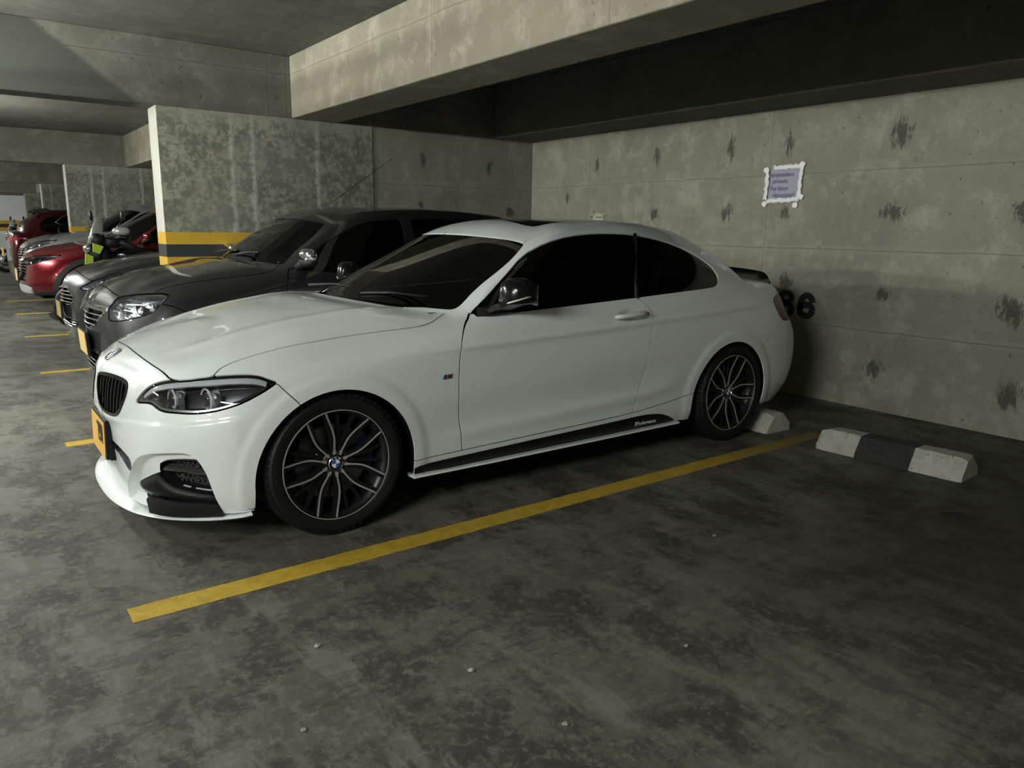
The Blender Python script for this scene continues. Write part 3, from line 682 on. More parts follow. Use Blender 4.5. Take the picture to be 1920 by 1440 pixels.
    # dark inner shell, leaving wheel wells, windows, lamps and intakes open
    sh = full
    for f in (lambda V: f_arch(V, .01), fpoly('side', dlo, 1, lambda V: np.abs(V[:, 1])-.5), fpoly('front', wsp, 2, lambda V: np.minimum(1.30-V[:, 0], V[:, 0]-.3)), fpoly('front', rgp, 2, lambda V: V[:, 0]-2.15),
              fpoly('obl', hlp, 1, fl), fpoly('obl', inp, 1, fl), lambda V: np.minimum(sdpoly(pj(V, 'front'), kid), -.45-V[:, 0]), fpoly('front', cip, 2, lambda V: -.5-V[:, 0])): _, sh = split(sh, f(sh.V))
    sfobj('inner_shell', offs(sh, -.016), mat('void_black', (.004, .004, .004), .9, spec=.1), car)
    g = G()     # floor pan and wheel well liners
    g.box((1.33, 0, .205), (1.85, 1.62, .03)); g.box((-.53, 0, .2), (.30, 1.0, .03)); g.box((3.2, 0, .25), (.5, 1.2, .04)); g.box((1.32, 0, .30), (2.0, 1.5, .06))
    for (cx, cz, r) in ARCH:
        for sy in (-1, 1):
            n = 24; A = []; B = []
            for k in range(n+1):
                an = math.pi*1.0*k/n; A.append((cx+math.cos(an)*(r+.012), sy*.862, cz+math.sin(an)*(r+.012)))
            A = [(cx+r+.012, sy*.845, .20)]+A+[(cx-r-.012, sy*.845, .20)]
            B = [(p[0], sy*.50, p[2]) for p in A]; g.add(A+B, [(i, i+1, len(A)+i+1, len(A)+i) for i in range(len(A)-1)]); g.add(B, [tuple(range(len(B)))])
    g.build('underbody', mat('void_black', (0, 0, 0)), car, smooth=False)
    # --- side blade and skirt lip
    bl = [(.36, .244), (0.5324, 0.2502), (0.7479, 0.2543), (1.0814, 0.2627), (1.4513, 0.2708), (1.6925, 0.2775), (1.8615, 0.2835), (1.9462, 0.2814), (2.03, .272), (2.0964, 0.252), (2.15, .226), (2.185, .207), (2.0, .205), (1.2, .203), (.36, .2)]
    for q, par, sy in zip(lr(split(sill, fpoly('side', bl, 1)(sill.V))[0]), sk, (-1, 1)):
        sfobj('side_blade', offs(q, .0035), mat('satin_black', (.005, .0055, .006), .33, spec=.35), par, .003)['label'] = 'black side blade'
        g = G(); xs = np.linspace(.375, 2.20, 24); rings = []
        for xx in xs:
            yo = np.interp(xx, [.37, .8, 1.6, 2.2], [.868, .876, .874, .868]); rings.append([(xx, sy*.80, .183), (xx, sy*yo, .187), (xx, sy*(yo+.006), .192), (xx, sy*yo, .199), (xx, sy*.80, .20)])
        g.loft(rings).build('skirt_lip', WHT, par, auto=30)
        # lettering on the blade
        WL = mat('decal_white', (.7, .7, .7), .5)
        i, w_ = near(sill.V, np.array([1.9, sy*.86, .237])); yb = abs((sill.V[i]*w_[:, None]).sum(0)[1])+.0105
        def put(txt, xc, zc, size, m, bold=0, italic=False, name='lettering'):
            Vt, Ft = text_geo(txt, size, .0006, bold); sgn = 1 if sy < 0 else -1
            Vt = [(xc+sgn*(px+(.25*py if italic else 0)), sy*(yb+pz), zc+py) for px, py, pz in Vt]
            return finish(name, Vt, Ft, m, par, smooth=False)
        sg_ = 1 if sy < 0 else -1
        put('Performance', 1.915, .237, .030, WL); put('M', 1.833 if sy < 0 else 1.997, .237, .034, WL, .0012, True)
    # --- front splitter
    lipo = [(-.80, 0, .130), (-.797, .15, .130), (-.780, .30, .131), (-.738, .47, .134), (-.655, .63, .142), (-.53, .775, .156), (-.42, .850, .168), (-.372, .868, .176)]
    P = chaikin(lipo, 2, False)
    for sy in (-1, 1):
        pass
    full_l = [(p[0], -p[1], p[2]) for p in P[::-1]]+[(p[0], p[1], p[2]) for p in P[1:]]
    rings = []
    for (px, py, pz) in full_l:
        c = np.array([-.25, 0]); dv = c-np.array([px, py]); dv = dv/np.linalg.norm(dv); nx, ny = dv
        e = 1-ss((abs(py)-.36)/.16); rings.append([(px, py, pz+.002), (px+nx*.004, py+ny*.004, pz+.005+.003*e), (px+nx*.06, py+ny*.06, pz+.006+.024*e), (px+nx*.10, py+ny*.10, pz+.006+.028*e), (px+nx*.10, py+ny*.10, pz-.004), (px+nx*.006, py+ny*.006, pz-.003)])
    g = G(); g.loft(rings); 
    spl = g.build('splitter', WHT, fb, auto=40)
    rings = [[(px+.004, py*.997, pz+.001), (px+.10, py*.86, pz+.0), (px+.10, py*.86, pz-.010), (px+.010, py*.99, pz-.010)] for (px, py, pz) in full_l]
    G().loft(rings).build('splitter_underside', BLK, fb, auto=40)
    # --- kidneys
    kin = lambda V: sdpoly(pj(V, 'front'), kid)-.014
    ring, inner = None, None
    inner, ring = split(kd, kin(kd.V))
    o = sfobj('grille_frame', offs(ring, .004), GLB, fb, .02); 
    inner_d = Sf(inner.V+np.array([.045, 0, 0]), inner.N, inner.F)
    gr = sfobj('grille', inner_d, mat('void_black', (0, 0, 0)), fb)
    walls = G()
    for sy in (-1, 1):
        KP = np.array(kid); KV = kd.V[kd.V[:, 1]*sy >= 0]
        ins = KP-(KP-KP.mean(0))*.07
        pr = []
        for (ya, za) in ins:
            d2 = (np.abs(KV[:, 1])-ya)**2+(KV[:, 2]-za)**2; pr.append((KV[d2.argmin(), 0], sy*ya, za))
        n = len(pr); walls.add(pr+[(p[0]+.05, p[1], p[2]) for p in pr], [(k, (k+1) % n, n+(k+1) % n, n+k) for k in range(n)])
        for k in range(8):
            yc = .070+.034*k; zz = [q_ for q_ in np.linspace(.515, .70, 25) if sdpoly([(yc, q_)], kid)[0] > .012]
            if len(zz) < 3: continue
            pts = []
            for q_ in np.linspace(zz[0], zz[-1], 12):
                d2 = (np.abs(KV[:, 1])-yc)**2+(KV[:, 2]-q_)**2; j = d2.argmin(); pts.append((KV[j, 0]+.006, sy*yc, q_))
            rings = [[(p[0]+.0015, p[1]-.003, p[2]), (p[0]+.0015, p[1]+.003, p[2]), (p[0]+.024, p[1]+.003, p[2]), (p[0]+.024, p[1]-.003, p[2])] for p in pts]
            so = G().loft(rings).build('grille_slat', mat('void_black', (0, 0, 0)), gr, smooth=False)
            e = [[(p[0]-.0005, p[1]-.0013, p[2]), (p[0]-.0005, p[1]+.0013, p[2]), (p[0]+.002, p[1]+.0013, p[2]), (p[0]+.002, p[1]-.0013, p[2])] for p in pts]  # thin grey front strip: a painted highlight on the black slat
            so.data.materials.append(mat('slat_highlight', (.16, .16, .165), .25, .5)); g2 = G(); g2.loft(rings).loft(e, 1); me = so.data; me.clear_geometry(); me.from_pydata(g2.V, [], g2.F); me.polygons.foreach_set('material_index', g2.M); me.update()
    walls.build('grille_surround', GLB, fb, smooth=False)
    # --- headlights
    for q, sy in zip(lr(hl), (-1, 1)):
        dd = fpoly('obl', hlp, 1)(q.V)
        lens = offs(q, -.002)
        lo = sfobj('headlight', lens, glass('lamp_glass', (.92, .94, .95), 1.5), car); lo['label'] = 'clear headlight lens'
        buc = Sf(q.V-q.N*(.004+.060*ss(np.maximum(dd-.003, 0)/.018))[:, None], q.N, q.F)
        sfobj('lamp_housing', buc, mat('lamp_dark', (.035, .036, .04), .25, .7), lo)
        SV = mat('lamp_silver', (.62, .64, .66), .16, .9)
        topz = np.interp((q.V[:, 0]+np.abs(q.V[:, 1]))/R2, [p[0] for p in hlp[:14]], [p[1] for p in hlp[:14]])
        oo = (q.V[:, 0]+np.abs(q.V[:, 1]))/R2
        brow, rest = split(q, np.minimum(np.minimum(q.V[:, 2]-(topz-.026), topz-.006-q.V[:, 2]), np.minimum(oo+.13, .40-oo)))
        sfobj('lamp_brow', offs(brow, -.010), mat('lamp_brow', (.66, .68, .69), .25, .3), lo, .003)
        lip_, _ = split(q, np.minimum(dd-.002, np.minimum(.012-dd, .640-q.V[:, 2])))
        sfobj('lamp_rim', offs(lip_, -.006), mat('lamp_rim', (.25, .26, .27), .3, .6), lo, .002)
        for oc, zc, r in ((-.005, .655, .040), (.160, .662, .045)):
            d2 = (oo-oc)**2+(q.V[:, 2]-zc)**2; j = d2.argmin(); c = q.V[j]-q.N[j]*.052; n2 = Vector((q.N[j][0]-.75, q.N[j][1]*.35, 0)).normalized()
            g = G(); pts = []
            for k in range(24):
                an = 2*math.pi*k/24; hx = max(-.9, min(1, math.cos(an))); pts.append((r*math.cos(an), 0, r*max(-.82, math.sin(an))))
            g.tube(pts, .0045, 8, closed=True, caps=False)
            g.lathe([(.0, .012), (.020, .010), (.030, .0), (.034, .020), (.036, .045)], n=24)
            Rm = Vector((0, -1, 0)).rotation_difference(n2).to_matrix().to_4x4()
            g.xf(Matrix.Translation(c)@Rm).build('lamp_ring', mat('ring_white', (.75, .77, .80), .2, .3), lo, auto=40)
            g = G(); g.ellipsoid((0, .0, 0), (.029, .012, .029), nu=20, nv=10); g.xf(Matrix.Translation(c)@Rm).build('lamp_projector', mat('projector', (.05, .055, .06), .05, .3, 1), lo)
            g = G(); g.box((.045, .02, .0), (.035, .012, .062)); g.box((.072, .012, -.01), (.006, .02, .05)); g.xf(Matrix.Translation(c)@Rm).build('lamp_reflector', SV, lo, smooth=False)
    # --- side intakes
    inin = [(-0.0297, 0.3913), (0.0665, 0.4062), (0.1459, 0.4074), (0.1642, 0.3967), (0.1773, 0.3769), (0.1906, 0.3388), (0.2012, 0.2836), (0.2062, 0.2598), (0.2005, 0.2645), (0.1181, 0.2729), (0.0373, 0.2873), (-0.0114, 0.3091), (-0.0398, 0.3439)]
    bl2 = [(-0.1991, 0.2609), (-0.1143, 0.3079), (-0.0433, 0.341), (-.04, .335), (-0.0114, 0.3071), (0.0373, 0.2853), (0.1181, 0.2709), (0.2062, 0.2598), (.222, .24), (0.224, 0.2225), (0.154, 0.2262), (0.062, 0.2302), (-0.0407, 0.2323), (-0.135, 0.2215)]
    lowb = [(-.135, .222), (-0.05, 0.2226), (0.0574, 0.2232), (0.1492, 0.2239), (0.232, 0.2189), (.236, .12), (-.09, .12), (-.095, .17)]
    SB = mat('satin_black', (.005, .0055, .006), .33, spec=.35)
    for q, sy in zip(lr(itk), (-1, 1)):
        A, q = split(q, fpoly('obl', inin, 1)(q.V)); B, q = split(q, fpoly('obl', bl2, 1)(q.V)); C_, q = split(q, fpoly('obl', lowb, 1)(q.V))
        dd = fpoly('obl', inp, 1)(q.V); di = -fpoly('obl', inin, 1)(q.V)
        dep = .036*ss(dd/.014)*np.where(q.V[:, 2] > .20, 1, ss((q.V[:, 2]-.15)/.05))
        o = sfobj('intake_recess', Sf(q.V-q.N*dep[:, None], q.N, q.F), WHT, fb, .003)
        o = sfobj('intake_mesh', offs(A, -.075), mat('mesh_black', (.02, .02, .022), .5, bump=(140, 1.0)), fb); o['label'] = 'black mesh in the side air intake'
        Pi = chaikin(inin, 1); AV = A.V; pr = []; ao = pj(AV, 'obl')
        for p in Pi:
            j = ((ao-p)**2).sum(1).argmin(); pr.append((AV[j], A.N[j]))
        n = len(pr); G().add([tuple(v-nn*.020) for v, nn in pr]+[tuple(v-nn*.080) for v, nn in pr], [(k, (k+1) % n, n+(k+1) % n, n+k) for k in range(n)]).build('intake_wall', BLK, fb, smooth=False)
        # divider bar and honeycomb studs
        pts = []
        for oc in np.linspace(-.028, .190, 14):
            zc = .352-.015*(oc+.03); j = ((ao-np.array([oc, zc]))**2).sum(1).argmin(); pts.append(tuple(AV[j]-A.N[j]*.028))
        pts = [tuple(np.mean(pts[max(0, i-1):i+2], 0)) for i in range(len(pts))]
        g = G(); g.loft([[(p[0], p[1], p[2]-.007), (p[0]-.006, p[1]+sy*.006, p[2]), (p[0], p[1], p[2]+.008), (p[0]+.03, p[1]-sy*.02, p[2]+.012), (p[0]+.03, p[1]-sy*.02, p[2]-.007)] for p in pts]); g.build('intake_bar', mat('bar_grey', (.09, .09, .09), .25, .5), fb, auto=40)
        g = G()
        for r_ in range(6):
            for c_ in range(12):
                oc = -.03+c_*.020+(r_ % 2)*.010; zc = .275+r_*.021
                if fpoly('obl', inin, 1)(np.array([[oc*R2, 0, zc]]))[0] < .006: continue
                j = ((ao-np.array([oc, zc]))**2).sum(1).argmin(); p = AV[j]-A.N[j]*.068; g.ellipsoid(p, (.0075, .0075, .0055), nu=8, nv=5)
        g.build('intake_studs', mat('studs', (.03, .03, .032), .35), fb)
        dd = fpoly('obl', bl2, 1)(B.V); sfobj('corner_blade', Sf(B.V+B.N*(.012*ss(dd/.03)-.014)[:, None], B.N, B.F), SB, fb, .004)['label'] = 'black corner blade'
        tz = np.clip((.222-C_.V[:, 2])/.06, 0, 1); sfobj('lower_blade', Sf(C_.V+C_.N*(.030*tz-.004)[:, None], C_.N, C_.F), SB, fb, .004)['label'] = 'black lower blade'
    dd = fpoly('front', cip, 2)(cit.V); sfobj('center_intake', Sf(cit.V-cit.N*(.07*ss(dd/.012))[:, None], cit.N, cit.F), mat('mesh_black', (0, 0, 0)), fb)
    # --- number plate on its black holder
    YP = mat('plate_yellow', (.72, .42, .08), .45); pz = .385
    g = G(); g.box((-.766, 0, pz+.004), (.030, .345, .178), rot=('Y', .03)); g.box((-.745, 0, pz-.05), (.05, .37, .075)); ho = bevel(g.build('plate_holder', BLK, fb, smooth=False), .004)
    g = G(); g.box((-.784, 0, pz), (.004, .335, .165), rot=('Y', .03)); pl = bevel(g.build('license_plate', YP, fb, smooth=False), .001)
    pl['label'] = 'yellow number plate with black characters'
    def ptxt(t, size, yy0, zz0, par, xx=-.7865, bold=.003):
        Vt, Ft = text_geo(t, size, .001, bold); Vt = [(xx-pz_-(py+zz0)*.03, -(px*.62)+yy0, pz+zz0+py) for px, py, pz_ in Vt]; finish('plate_characters', Vt, Ft, mat('decal_black', (.015, .015, .015), .5), par, smooth=False)
    ptxt('Z50', .125, -.075, .018, pl)
    # --- front roundel
    i, w_ = near(full.V[full.V[:, 0] < -.5], np.array([-.692, 0, .742])); FV = full.V[full.V[:, 0] < -.5]; FN = full.N[full.V[:, 0] < -.5]
    c = (FV[i]*w_[:, None]).sum(0); nn = (FN[i]*w_[:, None]).sum(0); c[1] = 0; nn[1] = 0
    Rm = Vector((0, -1, 0)).rotation_difference(Vector(nn)).to_matrix().to_4x4()
    up = Rm@Vector((0, 0, 1)); spin = Matrix.Identity(4)
    # turn so the letters stand upright
    best = min(np.linspace(0, 2*math.pi, 73), key=lambda t: -(Rm@Matrix.Rotation(t, 4, 'Y')@Vector((0, 0, 1))).z)
    roundel_geo(.041, G(), .001).xf(Matrix.Translation(c)@Rm@Matrix.Rotation(best, 4, 'Y')).build('roundel', rmats(), fb, smooth=False)
    # --- mirrors, handles, fender badge
    for sy, dr in zip((-1, 1), doors):
        g = G(); rings = []
        for (t, yo, xc, zc, rx, rz) in ((0, .875, .90, 1.018, .030, .030), (.1, .882, .895, 1.022, .060, .062), (.3, .905, .895, 1.026, .078, .074), (.6, .955, .90, 1.030, .080, .074), (.85, 1.00, .912, 1.028, .070, .062), (.95, 1.022, .922, 1.025, .05, .044), (1, 1.032, .93, 1.022, .02, .018)):
            ring_ = []
            for k in range(28):
                an = 2*math.pi*k/28; cc, s_ = math.cos(an), math.sin(an); pw = .62
                px = math.copysign(abs(cc)**pw, cc)*rx; pz_ = math.copysign(abs(s_)**pw, s_)*rz
                if px > 0: px = px*.75
                if pz_ < 0 and t > .5: pz_ *= .75
                ring_.append((xc+px-.12*(pz_)*0+ (pz_*.10), sy*yo, zc+pz_))
            rings.append(ring_)
        g.loft(rings); mo = g.build('mirror', mat('carbon_gloss', (.006, .006, .007), .18, 0, .08, spec=.25), dr, auto=50); mo['label'] = 'black side mirror'
        g = G(); g.loft([[(.80, sy*.815, .920), (.92, sy*.83, .925), (.92, sy*.83, .945), (.80, sy*.815, .94)], [(.82, sy*.88, .950), (.93, sy*.885, .955), (.93, sy*.885, .985), (.82, sy*.88, .98)], [(.86, sy*.93, .966), (.95, sy*.93, .966), (.95, sy*.93, .99), (.86, sy*.93, .99)]])
        g.loft([[(.76, sy*.805, .915), (.94, sy*.838, .922), (.92, sy*.80, .955), (.78, sy*.77, .955)], [(.80, sy*.85, .925), (.93, sy*.858, .930), (.91, sy*.84, .950), (.81, sy*.83, .950)]])
        g.build('mirror_foot', BLK, mo, auto=40)
        pts = [(.8325, sy*.935, .985), (.831, sy*.965, .990), (.839, sy*.995, .999), (.857, sy*1.018, 1.008), (.89, sy*1.030, 1.018), (.912, sy*1.034, 1.021)]
        G().tube(pts, [.003, .0042, .0045, .0045, .004, .002], 8).build('mirror_indicator', mat('indicator', (.55, .55, .5), .25, .2), mo)
        g = G(); g.box((.962, sy*.955, 1.026), (.004, .13, .10)); g.build('mirror_glass', mat('mirror', (.8, .8, .8), .02, 1), mo, smooth=False)
        # handle
        yb = .872; g = G(); rings = []
        for t in np.linspace(0, 1, 17):
            xx = 1.622+t*.235; bow = .026+.014*math.sin(math.pi*t)-.020*(abs(2*t-1)**6); hh = .0125+.006*t if .02 < t < .98 else .008
            zc = .868+.012*t+.003*math.sin(math.pi*t)
            rings.append([(xx, sy*(yb+bow-.012), zc-hh), (xx, sy*(yb+bow), zc-hh*.6), (xx, sy*(yb+bow+.003), zc), (xx, sy*(yb+bow), zc+hh*.7), (xx, sy*(yb+bow-.012), zc+hh)])
        g.loft(rings); ha_ = g.build('door_handle', WHT, dr, auto=50)
        g = G(); g.lathe([(0, 0), (.0065, 0), (.007, .002)], n=16); g.xf(Matrix.Translation((1.846, sy*(yb+.030), .880))@(Matrix.Identity(4) if sy < 0 else Matrix.Rotation(math.pi, 4, 'Z'))).build('handle_lock', BLK, ha_)
    fenders = [o for o in car.children if o.name.startswith('fender')]
    for sy, fo in zip((-1, 1), fenders):
        cols = [mat('stripe_lightblue', (.05, .3, .6), .3), mat('stripe_navy', (.01, .02, .15), .3), mat('stripe_red', (.5, .01, .01), .3), mat('badge_chrome', (.6, .6, .6), .2, 1)]
        i, w_ = near(full.V[full.V[:, 1]*sy > 0], np.array([.548, sy*.885, .655])); yb = abs((full.V[full.V[:, 1]*sy > 0][i]*w_[:, None]).sum(0)[1])+.0025
        g = G(); sgn = 1 if sy < 0 else -1
        for k in range(3):
            x0 = -.024+k*.007; pts = [(x0-.004, -.010), (x0+.002, -.010), (x0+.008, .010), (x0+.002, .010)]; g.add([(.548+sgn*p[0], sy*yb, .655+p[1]) for p in pts]+[(.548+sgn*p[0], sy*(yb+.002), .655+p[1]) for p in pts], [(4, 5, 6, 7), (0, 1, 5, 4), (1, 2, 6, 5), (2, 3, 7, 6), (3, 0, 4, 7)], k)
        Vt, Ft = text_geo('M', .027, .001, .0016); g.add([(.548+sgn*(px+.011+py*.3), sy*(yb+.001+pz_), .655+py) for px, py, pz_ in Vt], Ft, 3)
        g.build('fender_badge', cols, fo, smooth=False)
    # --- tail lamps, boot spoiler, wipers
    for q in lr(tail): sfobj('taillight', offs(q, -.001), mat('lamp_red', (.075, .003, .006), .2, 0, .15, spec=.3), car, .004)['label'] = 'dark red taillight'
    sp = [(3.355, -.63, .985), (3.42, -.56, 1.008), (3.475, -.42, 1.022), (3.515, -.2, 1.032), (3.525, 0, 1.034)]; sp = chaikin(sp, 2, False); sp = [tuple(p) for p in sp]+[(p[0], -p[1], p[2]) for p in sp[::-1][1:]]
    rings = []
    for (px, py, pz_) in sp:
        e = 1-ss((abs(py)-.50)/.13); rings.append([(px-.13, py*.96, pz_-.025), (px-.06, py*.98, pz_-.004+.006*e), (px, py, pz_+.010+.030*e), (px+.008, py, pz_+.004+.026*e), (px-.01, py, pz_-.012), (px-.03, py, pz_-.04)])
    G().loft(rings).build('boot_spoiler', GLB, car, auto=50)['label'] = 'black boot lid spoiler'
    for (b0, b1, kx) in (((.445, .50, .978), (.515, -.05, .998), 0), ((.455, -.18, .980), (.60, -.58, .985), 1)):
        b0 = Vector(b0); b1 = Vector(b1); g = G(); g.tube([b0+Vector((0, 0, .012)), b0.lerp(b1, .5)+Vector((0, 0, .024)), b1+Vector((0, 0, .014))], [.008, .006, .004], 8)
        g.tube([b0.lerp(b1, .35)+Vector((.02, 0, .022)), b1+Vector((.02, 0, .016))], .004, 6); g.build('wiper', BLK, car)
    # --- cabin
    g = G(); g.box((.78, 0, .86), (.42, 1.36, .14)); g.ellipsoid((.86, -.36, .955), (.14, .20, .05)); g.build('dashboard', mat('cabin_dark', (.03, .03, .03), .7), car, auto=40)
    for sy in (-1, 1):
        g = G(); g.box((1.55, sy*.36, .50), (.52, .50, .18)); g.box((1.87, sy*.36, .80), (.16, .48, .58), rot=('Y', .28)); g.box((1.99, sy*.36, 1.13), (.10, .26, .17), rot=('Y', .2))
        bevel(g.build('seat', mat('seat_black', (.02, .02, .02), .6), car, smooth=False), .03, 3)
    g = G(); ring_ = [(0, .18*math.cos(a_), .18*math.sin(a_)) for a_ in [2*math.pi*k/28 for k in range(28)]]; g.tube(ring_, .014, 8, closed=True, caps=False); g.box((0, 0, 0), (.04, .13, .09)); g.box((0, 0, 0), (.02, .34, .03))
    g.xf(Matrix.Translation((1.16, -.36, .90))@Matrix.Rotation(-.4, 4, 'Y')).build('steering_wheel', mat('seat_black', (0, 0, 0)), car)
    g = G(); g.ellipsoid((1.06, 0, 1.235), (.02, .12, .035), p=.7); g.tube([(1.06, 0, 1.26), (1.09, 0, 1.30)], .01); g.build('inside_mirror', BLK, car)
    # --- wheels
    for (wx, wy, sd, r0) in ((.005, -.748, -1, 40), (2.69, -.755, -1, 68), (.005, .748, 1, 10), (2.69, .755, 1, 30)):
        hero_wheel(car, wx, wy, sd, r0)
    # tax sticker
    G().box((1.155, .33, 1.268), (.002, .05, .035), rot=('Y', -.55)).build('windshield_sticker', mat('sticker', (.5, .6, .55), .6), car, smooth=False)
    return car
# ------------------------------------------------------------------ the garage
ZB, ZC = 2.315, 2.86       # underside of beams, ceiling
def stained_wall(name, origin, du, n_u, n_v, length, height, spots, m):
    """grid wall with a 'stain' attribute for the patched plaster spots"""
    V = []; F = []; st = []
    sp = np.array([s_[:4] for s_ in spots]) if spots else np.zeros((0, 4))
    for j in range(n_v+1):
        for i in range(n_u+1):
            u = length*i/n_u; v = height*j/n_v; p = (origin[0]+du[0]*u, origin[1]+du[1]*u, v); V.append(p)
            h = p[1] if abs(du[1]) > .5 else p[0]; s_ = 0
            for (c, z, rw, rz) in sp:
                d = math.hypot((h-c)/rw, (v-z)/rz); s_ = max(s_, 1.15-d*.75)
            st.append(max(0, s_))
    for j in range(n_v):
        for i in range(n_u): a = j*(n_u+1)+i; F.append((a, a+1, a+n_u+2, a+n_u+1))
    me = bpy.data.meshes.new(name); me.from_pydata(V, [], F); me.materials.append(m)
    at = me.attributes.new('stain', 'FLOAT', 'POINT'); at.data.foreach_set('value', st)
    o = bpy.data.objects.new(name, me); COL.objects.link(o); return struct(o)
def boxobj(name, x0, x1, y0, y1, z0, z1, m, bev=.008):
    g = G(); g.box(((x0+x1)/2, (y0+y1)/2, (z0+z1)/2), (x1-x0, y1-y0, z1-z0)); o = g.build(name, m, smooth=False)
    if bev: bevel(o, bev, 2)
    return struct(o)
def floor_material():
    m, nt, b = newmat('floor_concrete'); L = nt.links
    tc = nt.nodes.new('ShaderNodeTexCoord'); P = tc.outputs['Object']
    big = noise(nt, P, .55, 6, .62, .2); mid = noise(nt, P, 2.2, 14, .74, .25); fine = noise(nt, P, 26, 12, .8, .15)
    st = noise(nt, P, 3.0, 12, .74, .2, (1, .30, 1)); st2 = noise(nt, P, 7, 12, .78, .1, (.4, 1.5, 1))
    c = mixc(nt, ramp(nt, big, .3, .7), (.072, .067, .054), (.120, .114, .095))
    c = mixc(nt, ramp(nt, mid, .46, .55, 0, .9), c, (.036, .032, .025)); c = mixc(nt, ramp(nt, noise(nt, P, 5.5, 14, .80, .2, (1, .45, 1)), .50, .58, 0, .5), c, (.15, .142, .118))
    c = mixc(nt, ramp(nt, st, .50, .60, 0, .60), c, (.172, .164, .136))
    c = mixc(nt, ramp(nt, st2, .52, .60, 0, .6), c, (.042, .039, .033))
    c = mixc(nt, ramp(nt, fine, .50, .60, 0, .45), c, (.195, .185, .155))
    red = noise(nt, P, 1.1, 4, .6, .4, (1, 1, 1)); c = mixc(nt, ramp(nt, red, .52, .70, 0, .35), c, (.105, .080, .064))
    chip = noise(nt, P, 10, 14, .86, .2); c = mixc(nt, math_(nt, 'MULTIPLY', ramp(nt, chip, .61, .64, 0, .85), ramp(nt, mid, .48, .60)), c, (.27, .26, .22))
    dk = noise(nt, P, 15, 14, .84, .3, (1.1, 1, 1)); c = mixc(nt, ramp(nt, dk, .61, .64, 0, .8), c, (.018, .017, .014))
    # shade painted into the floor colour right of the coupe, together with dirt
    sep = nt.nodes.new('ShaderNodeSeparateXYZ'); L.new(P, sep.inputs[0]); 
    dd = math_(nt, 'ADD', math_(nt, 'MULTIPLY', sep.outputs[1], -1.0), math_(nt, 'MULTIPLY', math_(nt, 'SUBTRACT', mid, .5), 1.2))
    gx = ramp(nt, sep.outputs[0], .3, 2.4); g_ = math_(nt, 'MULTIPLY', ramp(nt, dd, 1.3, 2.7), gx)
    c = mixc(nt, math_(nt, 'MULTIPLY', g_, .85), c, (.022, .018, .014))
    L.new(c, b.inputs['Base Color'])
    L.new(ramp(nt, mid, .3, .7, .50, .72), b.inputs['Roughness']); b.inputs['Specular IOR Level'].default_value = .35
    bp = nt.nodes.new('ShaderNodeBump'); bp.inputs['Strength'].default_value = .35; bp.inputs['Distance'].default_value = .008
    L.new(math_(nt, 'ADD', math_(nt, 'MULTIPLY', fine, .6), math_(nt, 'MULTIPLY', mid, .4)), bp.inputs['Height']); L.new(bp.outputs[0], b.inputs['Normal'])
    return m
def paint_line(name, x0, x1, y0, y1, label, fade=None, h=.0025):
    """painted stripe with worn, slightly ragged edges"""
    if 'line_yellow' not in MATS:
        m, nt, b = newmat('line_yellow'); tc = nt.nodes.new('ShaderNodeTexCoord'); P = tc.outputs['Object']
        n1 = noise(nt, P, 12, 10, .75, .5); n2 = noise(nt, P, 70, 5, .7)
        c = mixc(nt, ramp(nt, n1, .38, .62), (.40, .27, .018), (.52, .35, .03)); c = mixc(nt, ramp(nt, n2, .50, .75, 0, .5), c, (.20, .15, .04)); c = mixc(nt, ramp(nt, n1, .62, .70, 0, .8), c, (.13, .11, .06))
        sep = nt.nodes.new('ShaderNodeSeparateXYZ'); nt.links.new(P, sep.inputs[0])
        k = ramp(nt, math_(nt, 'ADD', sep.outputs[0], math_(nt, 'MULTIPLY', n1, .8)), 2.2, 3.9, 0, .8); c = mixc(nt, k, c, (.075, .065, .045))
        nt.links.new(c, b.inputs['Base Color']); b.inputs['Roughness'].default_value = .7; MATS['line_yellow'] = m
    r = random.Random(int(y0*100)); n = max(6, int((x1-x0)/.03)); A = []; B = []
    for i in range(n+1):
        x = x0+(x1-x0)*i/n; A.append((x, y0+r.uniform(-.003, .003), h)); B.append((x, y1+r.uniform(-.003, .003), h))
    V = A+B+[(p[0], p[1], .0002) for p in A+B]; n1 = n+1; F = [(i, i+1, n1+i+1, n1+i) for i in range(n)]
    F += [(i+1, i, 2*n1+i, 2*n1+i+1) for i in range(n)]+[(n1+i, n1+i+1, 3*n1+i+1, 3*n1+i) for i in range(n)]+[(0, n1, 3*n1, 2*n1), (n1+n, n, 2*n1+n, 3*n1+n)]
    o = finish(name, V, F, MATS['line_yellow'], smooth=False); return tag(o, label, 'parking line', 'yellow stall lines on the floor')
